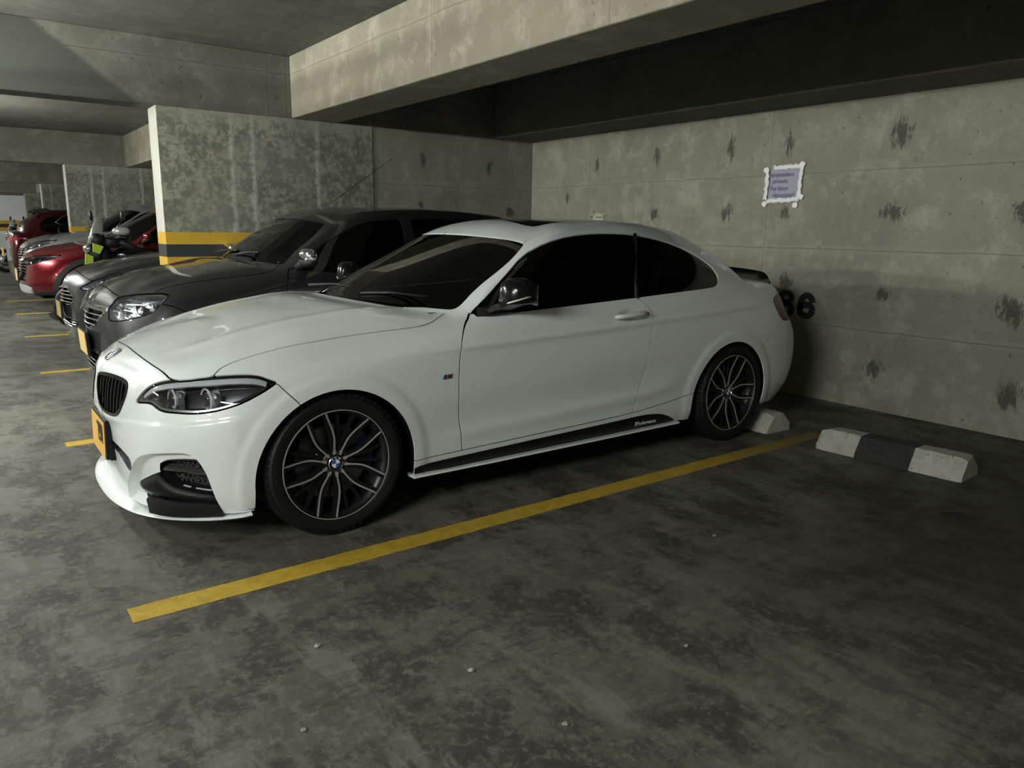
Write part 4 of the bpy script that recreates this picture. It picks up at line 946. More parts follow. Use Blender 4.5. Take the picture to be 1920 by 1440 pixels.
def garage():
    base, dark, light = (.315, .30, .245), (.225, .215, .175), (.385, .37, .305)
    fl = G(); fl.add([(-7, -9, 0), (4.6, -9, 0), (4.6, 29, 0), (-7, 29, 0)], [(0, 1, 2, 3)]); fl.add([(-7, -9, -.1), (-7, 29, -.1), (4.6, 29, -.1), (4.6, -9, -.1)], [(0, 1, 2, 3)])
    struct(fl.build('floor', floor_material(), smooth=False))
    cm = concrete('ceiling_concrete', (.165, .155, .128), (.110, .102, .084), (.215, .20, .168), vaxis='Y', hlines=(), vlines=((1.15, 1.), (3.05, .9), (-1.2, .9), (5.3, .9), (8.0, .9), (10.4, .9)), planks=(3, .25, 1), pores=.3)
    g = G(); g.box((-1.2, 10, ZC+.1), (11.6, 38, .2)); struct(g.build('ceiling', cm, smooth=False))
    sp = [(2.266, 1.991, .055, .11), (1.42, 2.038, .06, .12), (.554, 2.04, .055, .15), (-.018, 2.049, .06, .12), (-.931, 2.043, .09, .145), (2.726, 1.685, .045, .10), (2.289, 1.48, .06, .06),
          (1.422, 1.491, .075, .085), (.557, 1.494, .085, .095), (-.035, 1.489, .065, .095), (-.927, 1.49, .11, .095), (-1.766, 1.476, .08, .10), (-.933, .889, .075, .065), (-1.805, .841, .14, .13), (-.921, .318, .09, .09), (-1.85, .272, .11, .13), (-.107, .924, .09, .11), (-2.7, 2.04, .08, .12), (-2.7, 1.49, .08, .1), (-2.7, .88, .08, .1)]
    wm = concrete('wall_concrete', base, dark, light, hlines=((1.208, .8), (.605, .8), (1.80, .55)), vlines=((.144, .5), (2.37, .5), (3.06, .35)), stain=True)
    stained_wall('wall_back', (4.35, -4.65), (0, 1), 360, 105, 8.01, ZC, sp, wm)
    wl = concrete('wall_concrete_left', (.27, .26, .215), (.20, .19, .155), (.33, .32, .265), hlines=((1.77, .7), (1.208, .7)), vlines=((3.39, .4), (2.42, .5)), vaxis='X', stain=True)
    stained_wall('wall_left', (2.3, 3.372), (1, 0), 120, 105, 2.05, ZB, [(2.89, 2.03, .055, .12), (3.734, 2.009, .06, .11), (2.852, 1.575, .05, .06), (4.032, 1.521, .07, .09)], wl)
    boxobj('wall_left_core', 2.3, 4.35, 3.38, 3.66, 0, ZB, wl, 0)
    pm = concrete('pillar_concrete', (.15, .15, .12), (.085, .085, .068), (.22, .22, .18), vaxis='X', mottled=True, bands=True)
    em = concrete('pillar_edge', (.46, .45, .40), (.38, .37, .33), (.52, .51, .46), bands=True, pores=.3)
    for k, (xp, yp) in enumerate(((.29, 3.36), (.52, 11.5), (.88, 19.7), (1.1, 27.8), (.29, -4.95))):
        x1 = 2.3 if k == 0 else 4.35
        g = G(); g.box(((xp+x1)/2, yp+.15, ZB/2), (x1-xp, .30, ZB)); o = g.build('pillar_%d' % (k+1) if False else 'trim_%d' % (k+1), [pm, em], smooth=False)
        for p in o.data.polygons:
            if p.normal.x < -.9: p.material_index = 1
        bevel(o, .006); struct(o)
    bm_ = concrete('beam_side_concrete', (.20, .19, .155), (.145, .135, .11), (.26, .25, .21), vaxis='X', hlines=((2.695, .8),), vlines=((1.257, .7), (1.43, .6), (-.35, .2)), damp=(-.35-2.45*1.9+1.9*.0+1.9*0, 1.9) if False else None)
    bm1 = concrete('beam_damp_concrete', (.150, .138, .113), (.105, .098, .080), (.19, .176, .148), vaxis='X', hlines=((2.695, .8),), vlines=((1.257, .7), (1.43, .6)), damp=(1.05+.0, .72) if False else (3.30, 1.32))
    n = 6
    for yb, mm in ((3.36, bm1), (11.5, bm_), (19.7, bm_), (27.8, bm_), (-4.95, bm_)):
        boxobj('trim_%d' % n, -7, 4.35, yb+.003, yb+.30, ZB, ZC, mm); n += 1
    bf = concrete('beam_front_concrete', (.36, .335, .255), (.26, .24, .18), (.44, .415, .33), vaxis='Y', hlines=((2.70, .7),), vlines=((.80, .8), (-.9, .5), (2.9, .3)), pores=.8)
    for (ya, yb) in ((-4.65, 3.36), (3.66, 11.5), (11.8, 19.7), (19.999, 27.8)):
        boxobj('trim_%d' % n, 1.47, 1.93, ya, yb, ZB, ZC, bf, .012); n += 1
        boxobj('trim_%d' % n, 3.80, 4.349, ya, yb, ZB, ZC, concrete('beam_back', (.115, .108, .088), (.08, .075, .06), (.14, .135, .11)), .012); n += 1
    # aisle side and far ends of the garage
    ow = concrete('wall_plain', base, dark, light, hlines=((1.2, .7),))
    boxobj('wall_aisle', -7.2, -7.0, -9, 29, 0, ZC, ow, 0)
    boxobj('wall_right', -7, 4.6, -9.2, -9, 0, ZC, ow, 0)
    boxobj('wall_rear_bays', 4.351, 4.6, 3.36, 29, 0, ZC, ow, 0); boxobj('wall_rear_right', 4.351, 4.6, -9, 3.36, 0, ZC, ow, 0)
    m, nt, b = newmat('white_banded'); tc = nt.nodes.new('ShaderNodeTexCoord'); sep = nt.nodes.new('ShaderNodeSeparateXYZ'); nt.links.new(tc.outputs['Object'], sep.inputs[0]); Z = sep.outputs[2]
    c = mixc(nt, ramp(nt, noise(nt, tc.outputs['Object'], 2, 5), .3, .7), (.62, .63, .64), (.70, .71, .72))
    c = mixc(nt, math_(nt, 'GREATER_THAN', Z, 2.24), c, (.12, .12, .11))
    for z0, z1, cc in ((1.26, 1.38, (.5, .31, .02)), (1.14, 1.26, (.02, .02, .02)), (1.02, 1.14, (.5, .31, .02))):
        c = mixc(nt, math_(nt, 'MULTIPLY', math_(nt, 'GREATER_THAN', Z, z0), math_(nt, 'LESS_THAN', Z, z1)), c, cc)
    nt.links.new(c, b.inputs['Base Color']); b.inputs['Roughness'].default_value = .6
    boxobj('wall_far', -7, 4.6, 28.3, 28.6, 0, ZC, m, 0)
    # lines
    paint_line('parking_line', -.880, 3.36, -1.165, -1.050, 'long yellow floor line beside the white coupe, nearest the camera')
    paint_line('parking_line', -.80, 2.9, 1.30, 1.41, 'yellow floor line between the white coupe and the dark grey hatchback')
    paint_line('parking_line', -.70, .24, 3.98, 4.08, 'yellow floor line between the dark hatchback and the grey sedan')
    paint_line('parking_line', -.63, 2.5, 6.60, 6.71, 'yellow floor line ending left of the grey sedan, by the black and lime motorcycle')
    paint_line('parking_line', -.54, -.09, 9.30, 9.42, 'yellow floor line between the red crossover and the silver crossover')
    paint_line('parking_line', -.55, .5, 11.55, 11.68, 'farthest yellow floor line, beyond the silver crossover')
    # wheel stops
    m, nt, b = newmat('stop_paint'); tc = nt.nodes.new('ShaderNodeTexCoord'); P = tc.outputs['Object']; sep = nt.nodes.new('ShaderNodeSeparateXYZ'); nt.links.new(P, sep.inputs[0])
    n1 = noise(nt, P, 14, 10, .75, .5); n2 = noise(nt, P, 45, 5, .7); Y = sep.outputs[1]
    c = mixc(nt, ramp(nt, n1, .4, .66), (.47, .455, .41), (.34, .33, .29)); c = mixc(nt, ramp(nt, n2, .60, .68, 0, .85), c, (.10, .09, .08))
    inb = math_(nt, 'MULTIPLY', math_(nt, 'GREATER_THAN', math_(nt, 'ADD', Y, math_(nt, 'MULTIPLY', n1, .012)), -.137), math_(nt, 'LESS_THAN', Y, .175))
    c = mixc(nt, inb, c, mixc(nt, ramp(nt, n2, .5, .75), (.022, .022, .022), (.06, .06, .055)))
    nt.links.new(c, b.inputs['Base Color']); b.inputs['Roughness'].default_value = .8; bp = nt.nodes.new('ShaderNodeBump'); bp.inputs['Strength'].default_value = .6; bp.inputs['Distance'].default_value = .01; nt.links.new(n1, bp.inputs['Height']); nt.links.new(bp.outputs[0], b.inputs['Normal'])
    def stop(loc, L, label, rz=0.0):
        ns = 30; rings = []; r = random.Random(3)
        for i in range(ns+1):
            yy = -L/2+L*i/ns; e = min(1, min(i, ns-i)/1.5); j = lambda: r.uniform(-.003, .003)
            rings.append([(-.13+(1-e)*.012+j(), yy, 0), (.13-(1-e)*.012+j(), yy, 0), (.115+j(), yy, .05), (.075+j(), yy+(1-e)*(.02 if i else -.02)*-1, .118-(1-e)*.012+j()), (-.055+j(), yy+(1-e)*.0, .122-(1-e)*.012+j()), (-.118+j(), yy, .03)])
        g = G(); g.loft(rings); o = g.build('wheel_stop', m, auto=30); o.location = loc; o.rotation_euler = (0, 0, rz); return tag(o, label, 'wheel stop', None)
    stop((3.17, -1.70, 0), .84, 'black and white painted concrete wheel stop in the empty bay, away from any car', math.radians(4))
    stop((3.19, -.50, 0), .84, 'white painted concrete wheel stop right behind the rear wheel of the white coupe', math.radians(-3))
    # number painted on the back wall
    bk = mat('stencil_black', (.012, .012, .014), .7)
    def band(g, pts, wd, closed=False):
        n = len(pts); L_ = []; R_ = []
        for i, p in enumerate(pts):
            q0 = pts[i-1] if (i or closed) else p; q1 = pts[(i+1) % n] if (i < n-1 or closed) else p
            t = np.array(q1)-np.array(q0); t = t/np.linalg.norm(t); w_ = wd[i] if isinstance(wd, list) else wd
            L_.append((p[0]-t[1]*w_, p[1]+t[0]*w_)); R_.append((p[0]+t[1]*w_, p[1]-t[0]*w_))
        V = [(4.3465, a_, b_) for a_, b_ in L_+R_]+[(4.3498, a_, b_) for a_, b_ in L_+R_]; F = []
        for i in range(n if closed else n-1):
            j = (i+1) % n; F += [(i, j, n+j, n+i), (i, 2*n+i, 2*n+j, j), (n+i, n+j, 3*n+j, 3*n+i)]
        g.add(V, F)
    El = lambda cy, cz, ry, rz, a0, a1, n=28: [(cy-ry*math.cos(math.radians(a0+(a1-a0)*k/n)), cz+rz*math.sin(math.radians(a0+(a1-a0)*k/n))) for k in range(n+1)]
    g = G(); yc = -.115; band(g, El(yc, .803, .052, .038, 0, 360)[:-1], .023, True); band(g, El(yc, .705, .058, .045, 0, 360)[:-1], .025, True)
    tag(g.build('painted_number', bk, smooth=False), 'black stencilled 8 on the back wall, half hidden behind the coupe tail light', 'number')
    g = G(); yc = -.308; band(g, El(yc, .712, .056, .046, 0, 360), .026); band(g, [(yc+.055, .71)]+El(yc, .745, .058, .088, 180, 20), .026)
    tag(g.build('painted_number', bk, smooth=False), 'black stencilled 6 on the back wall, fully visible right of the coupe', 'number')
    # taped notice
    r = random.Random(5)
    PP = mat('paper', (.40, .40, .50), .7); g = G(); n = 8; V = []
    for j in range(n+1):
        for i in range(n+1): V.append((4.345-.004*math.sin(i*1.3+j*.9)-.002, .135-.268*i/n-.012*j/n, 1.592+.25*j/n))
    g.add(V, [(j*(n+1)+i, j*(n+1)+i+1, (j+1)*(n+1)+i+1, (j+1)*(n+1)+i) for j in range(n) for i in range(n)])
    sg = g.build('paper_notice', PP); tag(sg, 'handwritten paper notice framed with bright white tape on the back wall', 'notice')
    INK = mat('ink', (.20, .19, .30), .6)
    for t, zz, yy in (('Parqueadero', 1.80, .02), ('privado', 1.748, .03), ('Por favor', 1.69, .035), ('desocupar!', 1.637, -.01)):
        V, F = text_geo(t, .050, .0004, .0008); V = [(4.3365-z, yy-x*.9, zz+y+.06*x*0) for x, y, z in V]; finish('handwriting', V, F, INK, sg, smooth=False)
    TP = mat('tape_white', (.95, .95, .95), .35)
    for (y0, z0, y1, z1) in ((.16, 1.60, .155, 1.83), (-.150, 1.60, -.16, 1.86), (.15, 1.588, -.16, 1.600), (.10, 1.856, -.16, 1.862)):
        g = G(); k = 16; A = []
        dy, dz = (y1-y0), (z1-z0); L = math.hypot(dy, dz); ny, nz = -dz/L, dy/L
        for i in range(k+1):
            t = i/k; w0 = .016+r.uniform(-.005, .008); w1 = .016+r.uniform(-.005, .008); c = (4.342-r.uniform(.002, .010), y0+dy*t, z0+dz*t); A += [(c[0], c[1]+ny*w0, c[2]+nz*w0), (c[0]-.001, c[1], c[2]), (c[0], c[1]-ny*w1, c[2]-nz*w1)]
        g.add(A, [(3*i+q, 3*i+q+1, 3*i+q+4, 3*i+q+3) for i in range(k) for q in (0, 1)]); solid(g.build('tape_strip', TP, sg), .0012)
    for (yc, zc) in ((.165, 1.57), (-.125, 1.555), (.165, 1.845), (-.165, 1.87), (-.17, 1.62)):
        g = G(); k = 9; V = [(4.336, yc+.026*(1+r.uniform(-.3, .2))*math.cos(2*math.pi*i/k), zc+.028*(1+r.uniform(-.3, .2))*math.sin(2*math.pi*i/k)) for i in range(k)]; g.add(V, [tuple(range(k))]); solid(g.build('tape_corner', TP, sg, smooth=False), .002)
    g = G(); g.box((4.342, 2.21, 1.448), (.004, .16, .12)); nt_ = g.build('small_notice', mat('paper_cream', (.5, .49, .42), .7), smooth=False); tag(nt_, 'small cream paper note with yellowed tape low on the back wall, above the coupe roof', 'notice')
    [G().box((4.339, a_, b_), (.003, .09, .022)).build('tape_strip', mat('tape_old', (.38, .34, .16), .6), nt_, smooth=False) for a_, b_ in ((2.30, 1.495), (2.12, 1.50))]
    g = G(); g.box((4.338, 2.19, 1.465), (.002, .09, .010)); g.build('printed_line', mat('ink_dark', (.05, .05, .1), .6), nt_, smooth=False)
    # scraps on the floor
    g = G(); g.add([(0, 0, .004), (.10, -.03, .022), (.22, -.01, .006), (.12, .04, .030)], [(0, 1, 3), (1, 2, 3)]); g.add([(.02, .02, .004), (.12, .045, .02), (.17, .07, .005)], [(0, 1, 2)])
    o = g.build('dry_leaf', mat('leaf_brown', (.045, .03, .02), .8), smooth=False, loc=(2.50, -2.25, 0)); solid(o, .001); o.rotation_euler = (0, 0, -1.0); tag(o, 'curled dark dry leaf lying on the dirty floor of the empty bay', 'leaf')
    for k, (fx, fy, s_) in enumerate(((-.43, -1.66, .012), (-.10, -2.06, .013), (1.36, -1.82, .012), (-.62, -2.03, .009), (.55, -2.35, .010), (-.03, -2.42, .012), (-.52, -2.6, .014))):
        g = G(); r2 = random.Random(k); g.ellipsoid((0, 0, s_*.35), (s_, s_*.7, s_*.4), nu=7, nv=4); g.V = [tuple(c*(1+r2.uniform(-.25, .25)) for c in v) for v in g.V]; g.V = [(v[0], v[1], max(0, v[2])) for v in g.V]
        o = g.build('pebble', mat('chip', (.28, .27, .24), .9), smooth=False, loc=(fx, fy, 0)); tag(o, 'tiny pale crumb of concrete on the open floor', 'pebble', 'crumbs on the floor')
def lamps():
    for k, (x, y, z, L, w) in enumerate(TUBES):
        o = thing('ceiling_lamp', 'fluorescent tube lamp hung under the aisle ceiling, out of the picture, some added only as fill', 'lamp', (x, y, z), 0, 'tube lamps along the aisle')
        rad = .02; area = 2*math.pi*rad*L
        m, nt, b = newmat('tube_%d' % k); b.inputs['Base Color'].default_value = (.8, .8, .8, 1); b.inputs['Emission Color'].default_value = (*TUBE_COL, 1); b.inputs['Emission Strength'].default_value = w/area/math.pi
        g = G(); g.tube([(0, -L/2, 0), (0, L/2, 0)], rad, 12); g.build('tube', m, o)
        g = G(); g.box((0, 0, .055), (.10 if y < 5 else .03, L+.08, .045)); g.build('housing', mat('lamp_white', (.6, .6, .6), .5), o, smooth=False)  # housings past the first bay are narrowed so light reaches the ceiling
        [G().tube([(0, q*L*.35, .07), (0, q*L*.35, ZC-z)], .006, 6).build('hanger', BLACK(), o) for q in (-1, 1)]
# ------------------------------------------------------------------ the other vehicles
CARS=dict(
 hatch=dict(pos=(.24,2.36),rot=0,xm=([-.8,-.3,0,.42,.74,1.25,1.7,2.34,3.03,3.64],[-.77,-.34,0,.30,.50,.88,1.40,2.5,3.15,3.35]),
   zm=([.16,.5,.69,.80,.92,.97,1.1,1.3,1.4],[.2,.52,.77,.91,1.03,1.08,1.2,1.39,1.50]),ys=.98),
 sedan=dict(pos=(.40,5.2),rot=0,xm=([-.8,0,.42,.74,1.25,1.7,2.34,3.03,3.64],[-.79,0,.35,.62,1.05,1.6,2.5,3.1,3.5]),
   zm=([.16,.5,.69,.80,.92,.97,1.1,1.3,1.4],[.18,.5,.72,.88,.99,1.04,1.16,1.36,1.46]),ys=.96),
 red=dict(pos=(.295,8.67),rot=0,xm=([-.8,0,.42,.74,1.25,1.7,2.34,3.03,3.64],[-.82,0,.32,.60,1.13,1.7,2.9,3.4,3.8]),
   zm=([.16,.38,.5,.69,.80,.92,.97,1.1,1.3,1.4],[.37,.50,.585,.80,.95,1.06,1.11,1.276,1.49,1.62]),ys=1.045),
 silver=dict(pos=(.38,10.70),rot=0,xm=([-.8,0,.42,.74,1.25,1.7,2.34,3.03,3.64],[-.76,0,.30,.55,1.05,1.6,2.7,3.2,3.6]),
   zm=([.16,.5,.69,.80,.92,.97,1.1,1.3,1.4],[.28,.65,.90,1.07,1.17,1.21,1.35,1.57,1.69]),ys=.88),
 maroon=dict(pos=(3.3,13.3),rot=1,xm=([-.8,0,.42,.74,1.25,1.7,2.34,3.03,3.3,3.64],[-.76,0,.3,.55,1.05,1.6,3.0,3.42,3.55,3.64]),
   zm=([.16,.5,.69,.80,.92,.97,1.1,1.3,1.4],[.28,.6,.85,.98,1.08,1.12,1.28,1.48,1.60]),ys=1.02))

DLO0 = [(0.7146, 0.9124), (0.8939, 0.9215), (1.1193, 0.932), (1.4375, 0.9475), (1.7747, 0.9629), (2.1096, 0.9791), (2.4382, 0.993), (2.602, 1.040), (2.608, 1.0835), (2.4917, 1.1877), (2.3368, 1.2506), (2.1567, 1.2881), (1.9635, 1.3086), (1.7692, 1.3145), (1.585, 1.3072), (1.4032, 1.2833), (1.2398, 1.2354), (1.0843, 1.1534), (0.9411, 1.0662), (0.8401, 0.9959)]
WSP0 = [(-.3, .968), (.3, .966), (.5, .957), (.66, .945), (.705, .942), (.70, .965), (.665, 1.06), (.62, 1.165), (.575, 1.235), (.56, 1.250), (.535, 1.262), (.45, 1.278), (.3, 1.291), (.15, 1.2965), (-.3, 1.298)]
HOOD0 = [(-0.6317, -0.30), (-0.6317, 0.0098), (-0.6232, 0.2877), (-0.6118, 0.3957), (-0.5911, 0.5432), (-0.5546, 0.6449), (-0.4562, 0.722), (-0.3476, 0.7096), (-0.1567, 0.7263), (0.113, 0.7477), (0.3939, 0.7845), (0.5316, 0.7752), (0.5934, 0.7354), (0.66, 0.688), (.60, .66), (.50, .56), (.43, .40), (.39, .2), (.375, -.3)]
def bg_wheel(root, x, y, R, side, face):
    M4 = Matrix.Translation((x, y, R))@(Matrix.Rotation(math.pi, 4, 'Z') if side > 0 else Matrix.Identity(4))
    tire_geo(R, .215, R*.66).xf(M4).build('tire', mat('rubber', (0, 0, 0)), root, auto=30)
    g = G(); r = R*.66; g.lathe([(r, -.10), (r-.01, -.095), (r-.03, -.07), (r-.035, .05), (r-.02, .09)], n=40); g.disc((0, .02, 0), r-.03, n=32, m=1)
    for k in range(5):
        a = 2*math.pi*k/5+.3; g.loft([[(math.cos(a)*q-math.sin(a)*w, yy, math.sin(a)*q+math.cos(a)*w) for w, yy in ((-.032, -.085), (.032, -.085), (.028, -.05), (-.028, -.05))] for q in (.02, r-.02)])
    g.lathe([(0, -.092), (.03, -.09), (.035, -.06)], n=20)
    g.xf(M4).build('rim', [face, BLACK()], root, auto=35)
def bg_car(key, label, pm, hl, grille=None, bars=(), low=None, lbars=(), plate=None, dlo=None, extra=None, chrome_brow=True, R=.315, clad=False, names=None, hmat=None, gap=.003):
    sp = CARS[key]; root = thing('car', label, 'car', (*sp['pos'], 0), math.pi if sp['rot'] else 0)
    s = car_surface(sp, 3); zi = lambda z: float(np.interp(z, *sp['zm'])); xi = lambda x: float(np.interp(x, *sp['xm'])); ys = sp['ys']
    BLK = BLACK(); CH = mat('chrome', (.72, .73, .74), .12, 1.0); tint = glass('bg_tint', (.03, .032, .032), 1.5)
    ar = [(0, R+(.02 if clad else -.01), R+(.065 if clad else .045)), (xi(2.66), R+(.02 if clad else -.01), R+(.065 if clad else .045))]
    full = s; holes = []
    def take(f, gap=0.0, hole=True):
        nonlocal s
        a, s = cut(s, f, gap)
        if hole: holes.append(f)
        return a
    take(lambda V: f_arch(V, 0, ar))
    dl = dlo or [[(xi(x), zi(z)) for x, z in DLO0]]
    sgs = [take(fpoly('side', d, 1, lambda V: np.abs(V[:, 1])-.45)) for d in dl]
    ws = take(fpoly('front', [(y*ys, zi(z)) for y, z in WSP0], 2, lambda V: xi(1.30)-V[:, 0]), .002)
    rg = take(fpoly('front', [(-.3, zi(1.06)), (.50*ys, zi(1.06)), (.54*ys, zi(1.08)), (.44*ys, zi(1.29)), (.36*ys, zi(1.318)), (-.3, zi(1.325))], 2, lambda V: V[:, 0]-xi(2.3)), .002)
    fl = lambda V: -.05-V[:, 0]
    hls = take(fpoly('obl', hl, 1, fl), .004)
    hood = take((lambda f0: (lambda V: f0(V)))(fpoly('top', [(xi(x) if x > -.5 else xi(x)+.01, y*ys) for x, y in HOOD0], 1, lambda V: V[:, 2]-zi(.64))), gap, False)
    gr = take(fpoly('front', grille, 1, lambda V: -.40-V[:, 0])) if grille else None
    lg = take(fpoly('front', low, 1, lambda V: -.40-V[:, 0])) if low else None
    clads = None
    if clad: clads = take(lambda V: np.maximum(f_arch(V, .065, ar), np.minimum(zi(.27)-V[:, 2], np.abs(V[:, 1])-.6)), 0, False)
    bump = take(fpoly('side', [(-1.2, -.2), (-.10, -.2), (-.14, zi(.55)), (-.18, zi(.62)), (-.28, zi(.70)), (-.47, zi(.738)), (-.56, zi(.86)), (-1.2, zi(.95))], 1), gap, False)
    door = take(fpoly('side', [(xi(.66), zi(.86)), (xi(.615), zi(.7)), (xi(.62), zi(.5)), (xi(.65), zi(.2)), (xi(1.78), zi(.2)), (xi(1.90), zi(.65)), (xi(1.92), zi(.88)), (xi(1.8), zi(.98)), (xi(1.2), zi(.96)), (xi(.74), zi(.935))], 1, lambda V: np.abs(V[:, 1])-.5), gap, False)
    T = .003
    sfobj('body_shell', s, pm, root, T); sfobj('hood', hood, pm, root, T); fb = sfobj('front_bumper', bump, pm, root, T)
    if clads and clads.F: sfobj('wheel_arch_cladding', offs(clads, .004), mat('cladding', (.018, .019, .02), .6), root, T)
    ds = [sfobj('door', q, pm, root, T) for q in lr(door)]
    for sg in sgs:
        for q in lr(offs(sg, -.008)): sfobj('side_window', q, tint, root)
    sfobj('windshield', offs(ws, -.004), glass('bg_ws', (.13, .14, .135), 1.5), root); sfobj('rear_window', offs(rg, -.004), tint, root)
    sh = full
    for f in holes: _, sh = split(sh, f(sh.V))
    sfobj('inner_shell', offs(sh, -.02), mat('void_black', (0, 0, 0)), root)
    g = G(); x1 = xi(2.66); g.box((x1/2, 0, R*.9), (x1-2*R-.1, 1.5, .08)); g.box((-.45, 0, R*.95), (.25, 1.1, .04)); g.box((x1/2+.3, 0, zi(.84)), (x1*.75, 1.35, .04))
    g.build('underbody', mat('void_black', (0, 0, 0)), root, smooth=False)
    for wx in (0, x1):
        for sd in (-1, 1): bg_wheel(root, wx, sd*(.885*ys-.135), R, sd, mat('bg_rim', (.30, .30, .31), .3, .9))
    # headlights: bucket, brow, bowls, sparkle pieces and the clear cover
    ho = np.array(hl); lo_, hi_ = ho[:, 0].min(), ho[:, 0].max(); zlo, zhi = ho[:, 1].min(), ho[:, 1].max()
    for q in lr(hls):
        if not q.F: continue
        dd = fpoly('obl', hl, 1)(q.V); lens = sfobj('headlight', offs(q, -.001), glass('lamp_glass', (0, 0, 0)), root)
        sfobj('lamp_housing', Sf(q.V-q.N*(.006+.05*ss(np.maximum(dd-.002, 0)/.02))[:, None], q.N, q.F), hmat or mat('bg_lamp', (.30, .31, .33), .22, .8, bump=(30, .8)), lens)
        b_, _ = split(q, np.minimum(dd-.004, .016-dd)*1.0); up = q.V
        br, _ = split(q, np.minimum(np.minimum(dd-.006, .020-dd), (pj(q.V, 'obl')[:, 1]-np.interp(pj(q.V, 'obl')[:, 0], [lo_, hi_], [(zlo+zhi)/2, (zlo+zhi)/2+.03]))))
        sfobj('lamp_brow', offs(br, -.008), CH, lens, .002)
        oo = pj(q.V, 'obl')
        for fr, rr_ in ((.28, .030), (.56, .042), (.80, .022)):
            oc = lo_+(hi_-lo_)*fr; col = np.abs(oo[:, 0]-oc) < .02
            if not col.any(): continue
            zc = (oo[col, 1].min()+oo[col, 1].max())/2; h = (oo[col, 1].max()-oo[col, 1].min())*.36; j = ((oo-[oc, zc])**2).sum(1).argmin()
            g = G(); r_ = min(rr_, h); g.lathe([(r_, 0), (r_*.85, .012), (r_*.5, .028), (0, .034)], n=20); g.ellipsoid((0, .018, 0), (r_*.35,)*3, nu=12, nv=8)
            n2 = Vector((q.N[j][0]-.3, q.N[j][1]*.6, 0)).normalized(); Rm = Vector((0, -1, 0)).rotation_difference(n2).to_matrix().to_4x4()
            g.xf(Matrix.Translation(q.V[j]-q.N[j]*.03)@Rm).build('lamp_reflector', CH, lens)
    FV = full.V[full.V[:, 0] < -.3]
    def fx(y, z): d2 = (FV[:, 1]-y)**2+(FV[:, 2]-z)**2; return FV[d2.argmin(), 0]
    def bar(par, poly, z, m, proud=.006, h=.010, nm='grille_bar', dep=.03):
        P = chaikin(poly, 1); yy = [y for y in np.linspace(0, .8, 161) if sdpoly([(y, z)], P)[0] > .002]
        if not yy: return
        ym = max(yy); rings = []
        for y in np.linspace(-ym, ym, 25):
            x = np.mean([fx(y+e, z) for e in (-.02, 0, .02)]); rings.append([(x-proud, y, z-h/2), (x-proud-.004, y, z), (x-proud, y, z+h/2), (x-proud+dep, y, z+h/2), (x-proud+dep, y, z-h/2)])
        G().loft(rings).build(nm, m, par, auto=40)
    for pc, zs, nm in ((gr, bars, 'grille'), (lg, lbars, 'lower_grille')):
        if pc is None or not pc.F: continue
        poly = grille if nm == 'grille' else low; dd = fpoly('front', poly, 1)(pc.V)
        go = sfobj(nm, Sf(pc.V-pc.N*(.05*ss(dd/.012))[:, None], pc.N, pc.F), mat('void_black', (0, 0, 0)), fb)
        for z in zs: bar(go, poly, z, CH)
        rim_, _ = split(pc, np.minimum(dd, .012-dd)); sfobj(nm+'_surround', offs(rim_, .006), CH if nm == 'grille' else BLK, go, .004)
    if plate:
        zc, lean, off = plate; x = min(fx(0, zc), fx(.1, zc))-off
        g = G(); g.box((x, 0, zc), (.02, .36, .175), rot=('Y', lean)); bevel(g.build('plate_holder', BLK, fb, smooth=False), .004)
        g = G(); g.box((x-.013, 0, zc), (.004, .335, .158), rot=('Y', lean)); po = g.build('license_plate', mat('plate_tan', (.50, .36, .13), .5), fb, smooth=False)
    for dr, sd in zip(ds, (-1, 1)):
        if dr is None: continue
        mx, mz = xi(.80), zi(.99); yb = .86*ys
        g = G(); g.ellipsoid((mx+.03, sd*(yb+.08), mz+.02), (.05, .11, .055), p=.75); g.build('mirror', CH if key == 'hatch' else pm, dr)
        g = G(); g.ellipsoid((mx+.035, sd*(yb+.07), mz-.02), (.052, .11, .04), p=.8); g.tube([(mx, sd*(yb-.05), mz-.06), (mx+.02, sd*(yb+.03), mz-.03)], .03, 10); g.build('mirror_base', BLK, dr)
        g = G(); g.tube([(xi(1.62), sd*(yb+.02), zi(.87)), (xi(1.66), sd*(yb+.045), zi(.875)), (xi(1.80), sd*(yb+.045), zi(.88)), (xi(1.86), sd*(yb+.02), zi(.885))], .012, 8); g.build('door_handle', CH if key != 'hatch' else BLK, dr)
    for (y0, y1) in ((.50, -.02), (-.08, -.55)):
        g = G(); bx = xi(.45); pz = zi(.975); g.tube([(bx, y0, pz+.02), (bx+.03, (y0+y1)/2, pz+.045), (bx+.03, y1, pz+.05)], .008, 8); g.tube([(bx+.02, y0*.8+y1*.2, pz+.03), (bx+.045, y1, pz+.055)], .005, 6); g.build('wiper', BLK, root)
    g = G(); g.box((xi(.95), 0, zi(.90)), (.4, 1.3, .12)); g.build('dashboard', mat('cabin_dark', (0, 0, 0)), root, smooth=False)
    for sd in (-1, 1):
        g = G(); g.box((xi(1.75), sd*.36, zi(.85)), (.14, .46, .60), rot=('Y', .22)); g.box((xi(1.85), sd*.36, zi(1.18)), (.09, .25, .15), rot=('Y', .2)); bevel(g.build('seat', mat('seat_black', (0, 0, 0)), root, smooth=False), .03)
    if extra: extra(root, fb, fx, CH, BLK, xi, zi, full)
    return root
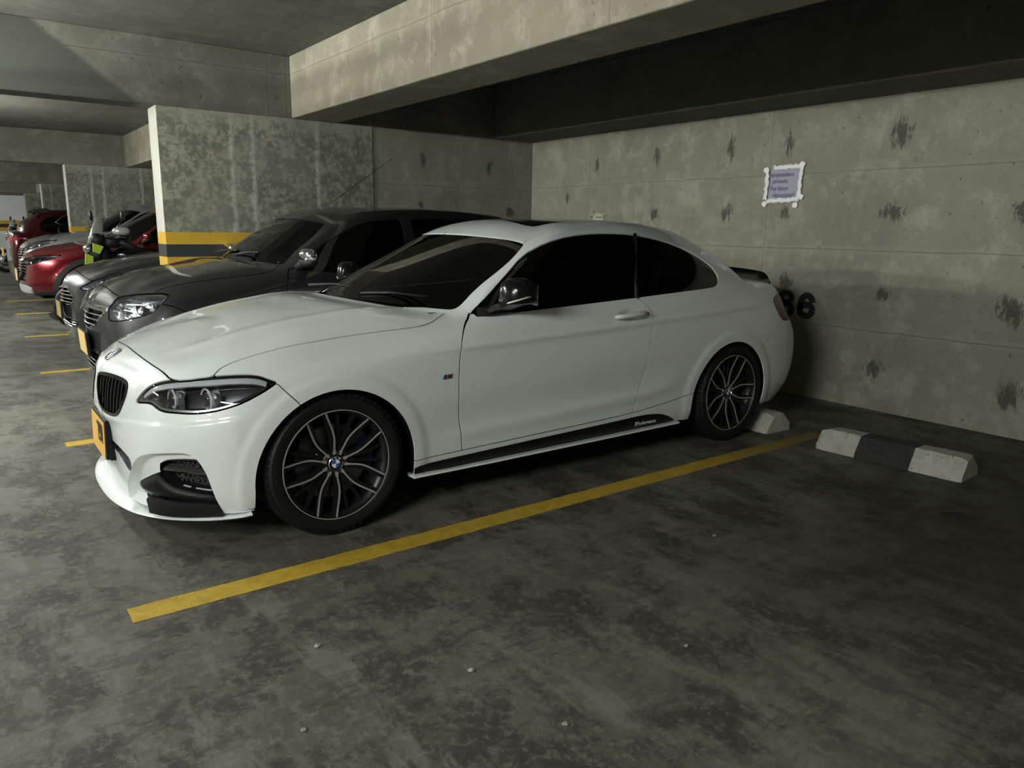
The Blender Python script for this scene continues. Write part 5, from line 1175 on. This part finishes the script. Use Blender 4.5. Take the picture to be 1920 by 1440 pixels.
def vehicles():
    def hx(root, fb, fx, CH, BLK, xi, zi, full):
        # diamond emblem, chrome strip across the nose, roof antenna
        P = [(0, .125*.62), (.062*.8, 0), (0, -.125*.62), (-.062*.8, 0)]; rings = []
        zc = .79; g = G()
        for i in range(4):
            a, b = P[i], P[(i+1) % 4]; k = .62
            q = [(a[0], a[1]), (b[0], b[1]), (b[0]*k, b[1]*k), (a[0]*k, a[1]*k)]
            f = lambda p, o: (fx(0, zc)-.018-o-.10*0+(p[1])*.45, p[0], zc+p[1])
            V = [f(p, .012) for p in q]+[f(p, -.01) for p in q]; g.add(V, [(0, 1, 2, 3), (4, 7, 6, 5), (0, 4, 5, 1), (1, 5, 6, 2), (2, 6, 7, 3), (3, 7, 4, 0)])
        bevel(g.build('emblem', CH, fb, smooth=False), .003)
        rings = []
        for y in np.linspace(-.44, .44, 25):
            x = fx(y, .755)-.004; rings.append([(x-.008, y, .742), (x-.012, y, .752), (x-.006, y, .768), (x+.01, y, .768), (x+.01, y, .742)])
        G().loft(rings).build('chrome_strip', CH, fb, auto=40)
        z0 = 1.475; g = G(); b = (1.05, 0, 1.430); g.tube([b, (b[0]+.02, 0, b[2]+.03)], [.014, .008], 10); g.tube([(b[0]+.02, 0, b[2]+.03), (b[0]+.69, .0, b[2]+.49)], [.004, .002], 6); g.ellipsoid((b[0]+.69, 0, b[2]+.49), (.005,)*3, nu=8, nv=6)
        g.build('antenna', BLK, root)
    hatch = bg_car('hatch', 'dark grey hatchback with roof antenna, parked between the white coupe and the striped wall', paint('dark_grey_paint', (.017, .018, .020), .35, .4, .05),
        [(-.127, .682), (-.14, .723), (-.145, .768), (-.119, .791), (-.109, .818), (-.083, .84), (-.019, .853), (.109, .869), (.208, .875), (.263, .876), (.304, .868), (.303, .844), (.286, .811), (.238, .76), (.186, .735), (.108, .712), (-.012, .692)],
        grille=[(-.3, .742), (.36, .748), (.43, .745), (.435, .73), (.363, .712), (.26, .65), (.19, .613), (.12, .60), (-.3, .595)], bars=(.705, .668, .63),
        low=[(-.3, .475), (.10, .47), (.346, .425), (.30, .34), (.237, .295), (.1, .28), (-.3, .275)], lbars=(.44, .405, .37, .335, .30), plate=(.49, -.05, .025),
        dlo=[[(.502, 1.013), (.63, 1.10), (.764, 1.198), (.939, 1.281), (1.127, 1.362), (1.301, 1.388), (1.47, 1.399), (1.486, 1.374), (1.45, 1.18), (1.43, 1.006), (.91, .985)],
             [(1.56, 1.395), (1.643, 1.405), (1.918, 1.412), (2.301, 1.405), (2.55, 1.37), (2.60, 1.25), (2.45, 1.06), (2.0, 1.03), (1.56, 1.01)]], extra=hx)
    bg_car('sedan', 'grey sedan with a ribbed chrome grille, parked beyond the striped wall end', paint('grey_paint', (.038, .040, .044), .45, .35, .05),
        [(-.094, .706), (-.026, .735), (.062, .782), (.162, .81), (.181, .835), (.241, .85), (.331, .851), (.308, .811), (.257, .781), (.185, .765), (.144, .715), (.057, .697), (-.037, .679), (-.08, .692)],
        grille=[(-.3, .70), (.12, .705), (.18, .700), (.289, .656), (.40, .61), (.434, .585), (.40, .55), (.30, .52), (.225, .505), (-.3, .50)], bars=(.685, .65, .615, .58, .545, .52),
        low=[(-.3, .38), (.5, .385), (.54, .36), (.43, .30), (-.3, .285)], lbars=(.36, .335, .31, .29), plate=(.46, .0, .03))
    def rx(root, fb, fx, CH, BLK, xi, zi, full):
        rings = []
        for y in np.linspace(-.62, .62, 31):
            x = fx(y, .46); w = min(1, (.64-abs(y))/.15); rings.append([(x-.015, y, .40), (x-.022, y, .45), (x-.012, y, .47+.03*w), (x+.03, y, .47), (x+.03, y, .39)])
        G().loft(rings).build('skid_plate', mat('skid_silver', (.5, .52, .54), .35, .6), fb, auto=40)
    bg_car('red', 'dark red crossover with black wheel arch cladding and a silver skid plate', paint('red_paint', (.16, .003, .010), .6, .25),
        [(-.396, .832), (-.25, .862), (-.12, .884), (.044, .896), (.326, .912), (.314, .888), (.232, .848), (.036, .800), (-.228, .756), (-.30, .77), (-.39, .80)],
        grille=[(-.3, .83), (.30, .82), (.35, .797), (.43, .70), (.42, .66), (.38, .59), (.201, .56), (-.3, .56)], bars=(.79, .75, .71, .67, .63, .595), plate=(.62, 0, .02), R=.36, clad=True, extra=rx, hmat=mat('lamp_dark', (0, 0, 0)))
    bg_car('silver', 'silver grey crossover partly hidden behind the dark red crossover', paint('silver_paint', (.30, .31, .32), .6, .3),
        [(-.331, .915), (-.184, 1.0), (-.1, 1.042), (.1, 1.075), (.319, 1.089), (.3, 1.035), (.114, .967), (-.179, .879)],
        grille=[(-.3, .95), (.25, .94), (.30, .92), (.30, .75), (-.3, .74)], bars=(.91, .87, .83, .79), R=.35)
    def mx(root, fb, fx, CH, BLK, xi, zi, full):
        RV = full.V[full.V[:, 0] > 3.0]
        for sd in (-1, 1):
            d2 = lambda y, z: RV[((RV[:, 1]-y)**2+(RV[:, 2]-z)**2).argmin(), 0]
            g = G(); rings = []
            for yy in np.linspace(.42, .86, 8): x = d2(sd*yy, 1.02); rings.append([(x+.012, sd*yy, .985), (x+.018, sd*yy, 1.02), (x+.010, sd*yy, 1.05), (x-.03, sd*yy, 1.05), (x-.03, sd*yy, .985)])
            g.loft(rings).build('taillight', mat('lamp_red_bright', (.35, .01, .02), .15, 0, 1), root, auto=40)
        g = G(); g.loft([[(2.95, y, zt-.0), (3.20, y, zt-.03), (3.22, y, zt-.05), (2.95, y, zt-.10)] for y, zt in ((-.55, 1.565), (0, 1.60), (.55, 1.565))]); g.build('boot_spoiler', BLK, root, smooth=False)
        g = G(); g.box((3.72, 0, .78), (.02, .34, .16)); g.build('license_plate', mat('plate_yellow', (0, 0, 0)), root, smooth=False)
        for sd in (-1, 1):
            g = G(); pts = [(2.80, 1.28), (2.905, 1.335), (2.79, 1.43), (2.66, 1.50)]; g.tube([(x_, sd*(.80 if z_ < 1.35 else .74), z_) for x_, z_ in pts], .008, 6); g.build('window_trim', CH, root)
    bg_car('maroon', 'maroon crossover parked nose-in with its tail towards the aisle, at far left', paint('maroon_paint', (.06, .002, .006), .6, .22),
        [(-.331, .915), (-.1, 1.02), (.3, 1.06), (.3, 1.0), (.114, .95), (-.179, .879)], R=.35, extra=mx)
def motorcycle(loc, label, lime, rz=0.0):
    t = thing('motorcycle', label, 'motorcycle', loc, rz); BL = BLACK(); CH = mat('chrome', (0, 0, 0)); RB = mat('rubber', (0, 0, 0))
    def wheel(x, w):
        g = G(); n = 40; g.lathe([(.215, -w/2+.02), (.25, -w/2), (.285, -w*.42), (.302, -w*.2), (.307, 0), (.302, w*.2), (.285, w*.42), (.25, w/2), (.215, w/2-.02)], n=n, c=(x, 0, .307)); o = g.build('tire', RB, t, auto=40)
        g = G(); g.lathe([(.22, -.04), (.205, -.02), (.205, .02), (.22, .04)], n=n, c=(x, 0, .307)); g.lathe([(0, -.06), (.04, -.06), (.04, .06), (0, .06)], n=20, c=(x, 0, .307))
        for k in range(6):
            a = math.pi*k/3; g.tube([(x+.03*math.cos(a), 0, .307+.03*math.sin(a)), (x+.21*math.cos(a), 0, .307+.21*math.sin(a))], .012, 6)
        g.build('rim', mat('rim_dark', (0, 0, 0)), o, auto=40); g = G(); g.lathe([(.06, -.058), (.14, -.058), (.14, -.054), (.06, -.054)], n=30, c=(x, 0, .307)); g.build('brake_disc', mat('disc_steel', (0, 0, 0)), o)
    wheel(-.78, .10); wheel(.58, .14)
    for sd in (-1, 1):
        g = G(); g.tube([(-.78, sd*.085, .307), (-.70, sd*.09, .52)], .028, 10); g.tube([(-.70, sd*.09, .50), (-.50, sd*.09, 1.02)], .019, 10, m=1); g.build('fork', [BL, CH], t)
    g = G(); g.loft([[(-.78+.335*math.cos(a), y, .307+.335*math.sin(a)) for y in (-.06, -.04, 0, .04, .06)] for a in np.linspace(.5, 2.3, 12)], caps=False, closed=False); solid(g.build('front_mudguard', mat('mudguard_grey', (.12, .12, .12), .4), t), .004)
    g = G(); g.tube([(-.48, 0, 1.0), (-.2, 0, .86), (.25, 0, .80), (.62, 0, .86)], .03, 8); g.tube([(-.45, 0, .95), (-.30, 0, .45), (.1, 0, .30), (.35, 0, .34), (.3, 0, .8)], .028, 8); g.tube([(.3, .1, .38), (.58, .1, .307)], .025, 8); g.tube([(.3, -.1, .38), (.58, -.1, .307)], .025, 8); g.build('frame', BL, t)
    g = G(); g.box((-.02, 0, .46), (.36, .26, .28)); g.lathe([(.10, -.17), (.12, -.15), (.12, .15), (.10, .17), (0, .17)], n=24, c=(.05, 0, .42)); g.tube([(-.15, 0, .55), (-.18, 0, .75)], .08, 14); bevel(g.build('engine', mat('engine_dark', (.05, .05, .052), .4, .6), t, smooth=False), .015)
    g = G(); g.tube([(-.2, -.1, .5), (-.28, -.12, .3), (0, -.15, .22), (.35, -.17, .28), (.75, -.2, .42)], [.022, .022, .024, .04, .045], 10); g.build('exhaust', mat('exhaust_steel', (.35, .35, .36), .3, 1), t)
    g = G(); g.ellipsoid((-.16, 0, .93), (.24, .14, .13), p=.85); g.build('fuel_tank', mat('gloss_black', (0, 0, 0)), t)
    g = G(); g.loft([[(x, y*w, z+h*(1-abs(y)**2)) for y in np.linspace(-1, 1, 9)]+[(x, y*w*.8, z-.05) for y in np.linspace(1, -1, 9)] for x, w, z, h in ((.05, .09, .84, .03), (.25, .15, .83, .04), (.5, .13, .86, .05), (.75, .09, .93, .03), (.90, .05, .97, .02))]); g.build('seat', mat('seat_black', (0, 0, 0)), t)
    g = G(); g.tube([(.6, -.10, .86), (.78, -.1, .96), (.95, -.04, .99), (.95, .04, .99), (.78, .1, .96), (.6, .1, .86)], .012, 8); g.build('grab_rail', mat('exhaust_steel', (0, 0, 0)), t)
    # steering head turned to its left
    B = lambda p: (-.42+(p[0]+.42)*math.cos(.45)-(p[1])*math.sin(.45), (p[0]+.42)*math.sin(.45)+p[1]*math.cos(.45), p[2])
    B2 = lambda p: (p[0]*1.0, p[1], p[2])
    T_ = lambda p: (-.42+(p[0]+.42)*.93+p[1]*-.36, (p[0]+.42)*.36+p[1]*.93, p[2])
    g = G(); g.tube([T_(q) for q in ((-.40, -.38, 1.16), (-.44, -.24, 1.17), (-.48, -.08, 1.11), (-.48, .08, 1.11), (-.44, .24, 1.17), (-.40, .38, 1.16))], .013, 8)
    for sd in (-1, 1): g.tube([T_((-.40, sd*.38, 1.16)), T_((-.44, sd*.25, 1.17))], .02, 8); g.tube([T_((-.47, sd*.34, 1.15)), T_((-.47, sd*.20, 1.16))], .008, 6)
    g.build('handlebar', BL, t)
    g = G(); g.ellipsoid(T_((-.56, 0, 1.12)), (.09, .13, .10), p=.8); g.ellipsoid(T_((-.52, 0, .93)), (.11, .14, .14), p=.8); g.ellipsoid((-.38, 0, .78), (.14, .15, .18), p=.8); g.ellipsoid(T_((-.44, -.12, 1.10)), (.10, .10, .07), p=.7); g.tube([T_((-.40, -.2, 1.12)), (-.1, -.1, .99), (.1, -.05, .97)], .05, 10); g.build('cockpit_cowl', BL, t)
    for sd in (-1, 1):
        g = G(); g.tube([T_(q) for q in ((-.45, sd*.24, 1.18), (-.44, sd*.27, 1.28), (-.42, sd*.33, 1.37))], .007, 6); g.ellipsoid(T_((-.42, sd*.35, 1.42)), (.022, .042, .062), nu=18, nv=10); mo = g.build('mirror', BL, t)
        g = G(); c = T_((-.400, sd*.35, 1.42)); g.ellipsoid(c, (.010, .036, .055), nu=18, nv=10); g.build('mirror_glass', mat('mirror_grey', (.5, .5, .5), .15, .6), mo)
    g = G(); g.ellipsoid(T_((-.42, -.30, 1.235)), (.10, .07, .05), p=.8); g.build('hand_guard', mat('guard_silver', (.6, .61, .62), .3, .4), t)
    g = G(); rings = []
    for z, xx, w in ((.80, -.66, .07), (.88, -.70, .12), (.98, -.70, .145), (1.06, -.66, .13)):
        rings.append([T_((xx+.10*abs(a)**2, a*w, z)) for a in np.linspace(-1, 1, 11)])
    g.loft(rings, caps=False, closed=False); solid(g.build('front_fairing', BL, t), .01)
    g = G(); g.ellipsoid(T_((-.69, 0, 1.02)), (.05, .09, .06)); g.build('headlamp', mat('lamp_silver', (.62, .64, .66), .16, .9), t)
    g = G(); rings = []
    for z, xx, w in ((1.08, -.68, .10), (1.16, -.65, .11), (1.27, -.61, .085), (1.39, -.56, .035)): rings.append([T_((xx+.09*abs(a)**2, a*w, z)) for a in np.linspace(-1, 1, 11)])
    g.loft(rings, caps=False, closed=False); solid(g.build('windscreen', mat('screen_smoke', (.22, .23, .22), .12, 0, 1), t), .004)
    if lime:
        LM = mat('lime', (.45, .62, .06), .35)
        for q_ in (((-.69, -.13, 1.09), (-.58, -.16, 1.05), (-.63, -.15, .96), (-.70, -.13, .99)), ((-.78, -.11, .97), (-.70, -.13, .93), (-.72, -.11, .74), (-.81, -.09, .69))):
            g = G(); g.add([T_(q) for q in q_], [(0, 1, 2, 3)]); solid(g.build('lime_panel', LM, t, smooth=False), .02, 0)
    return t
garage()
lamps()
coupe()
vehicles()
motorcycle((.80, 6.88, 0), 'black motorcycle with lime panels and a smoky windscreen, in front of the red crossover', True)
motorcycle((.75, 20.6, 0), 'dark motorcycle seen tiny at the far left edge, beyond the maroon crossover', False)
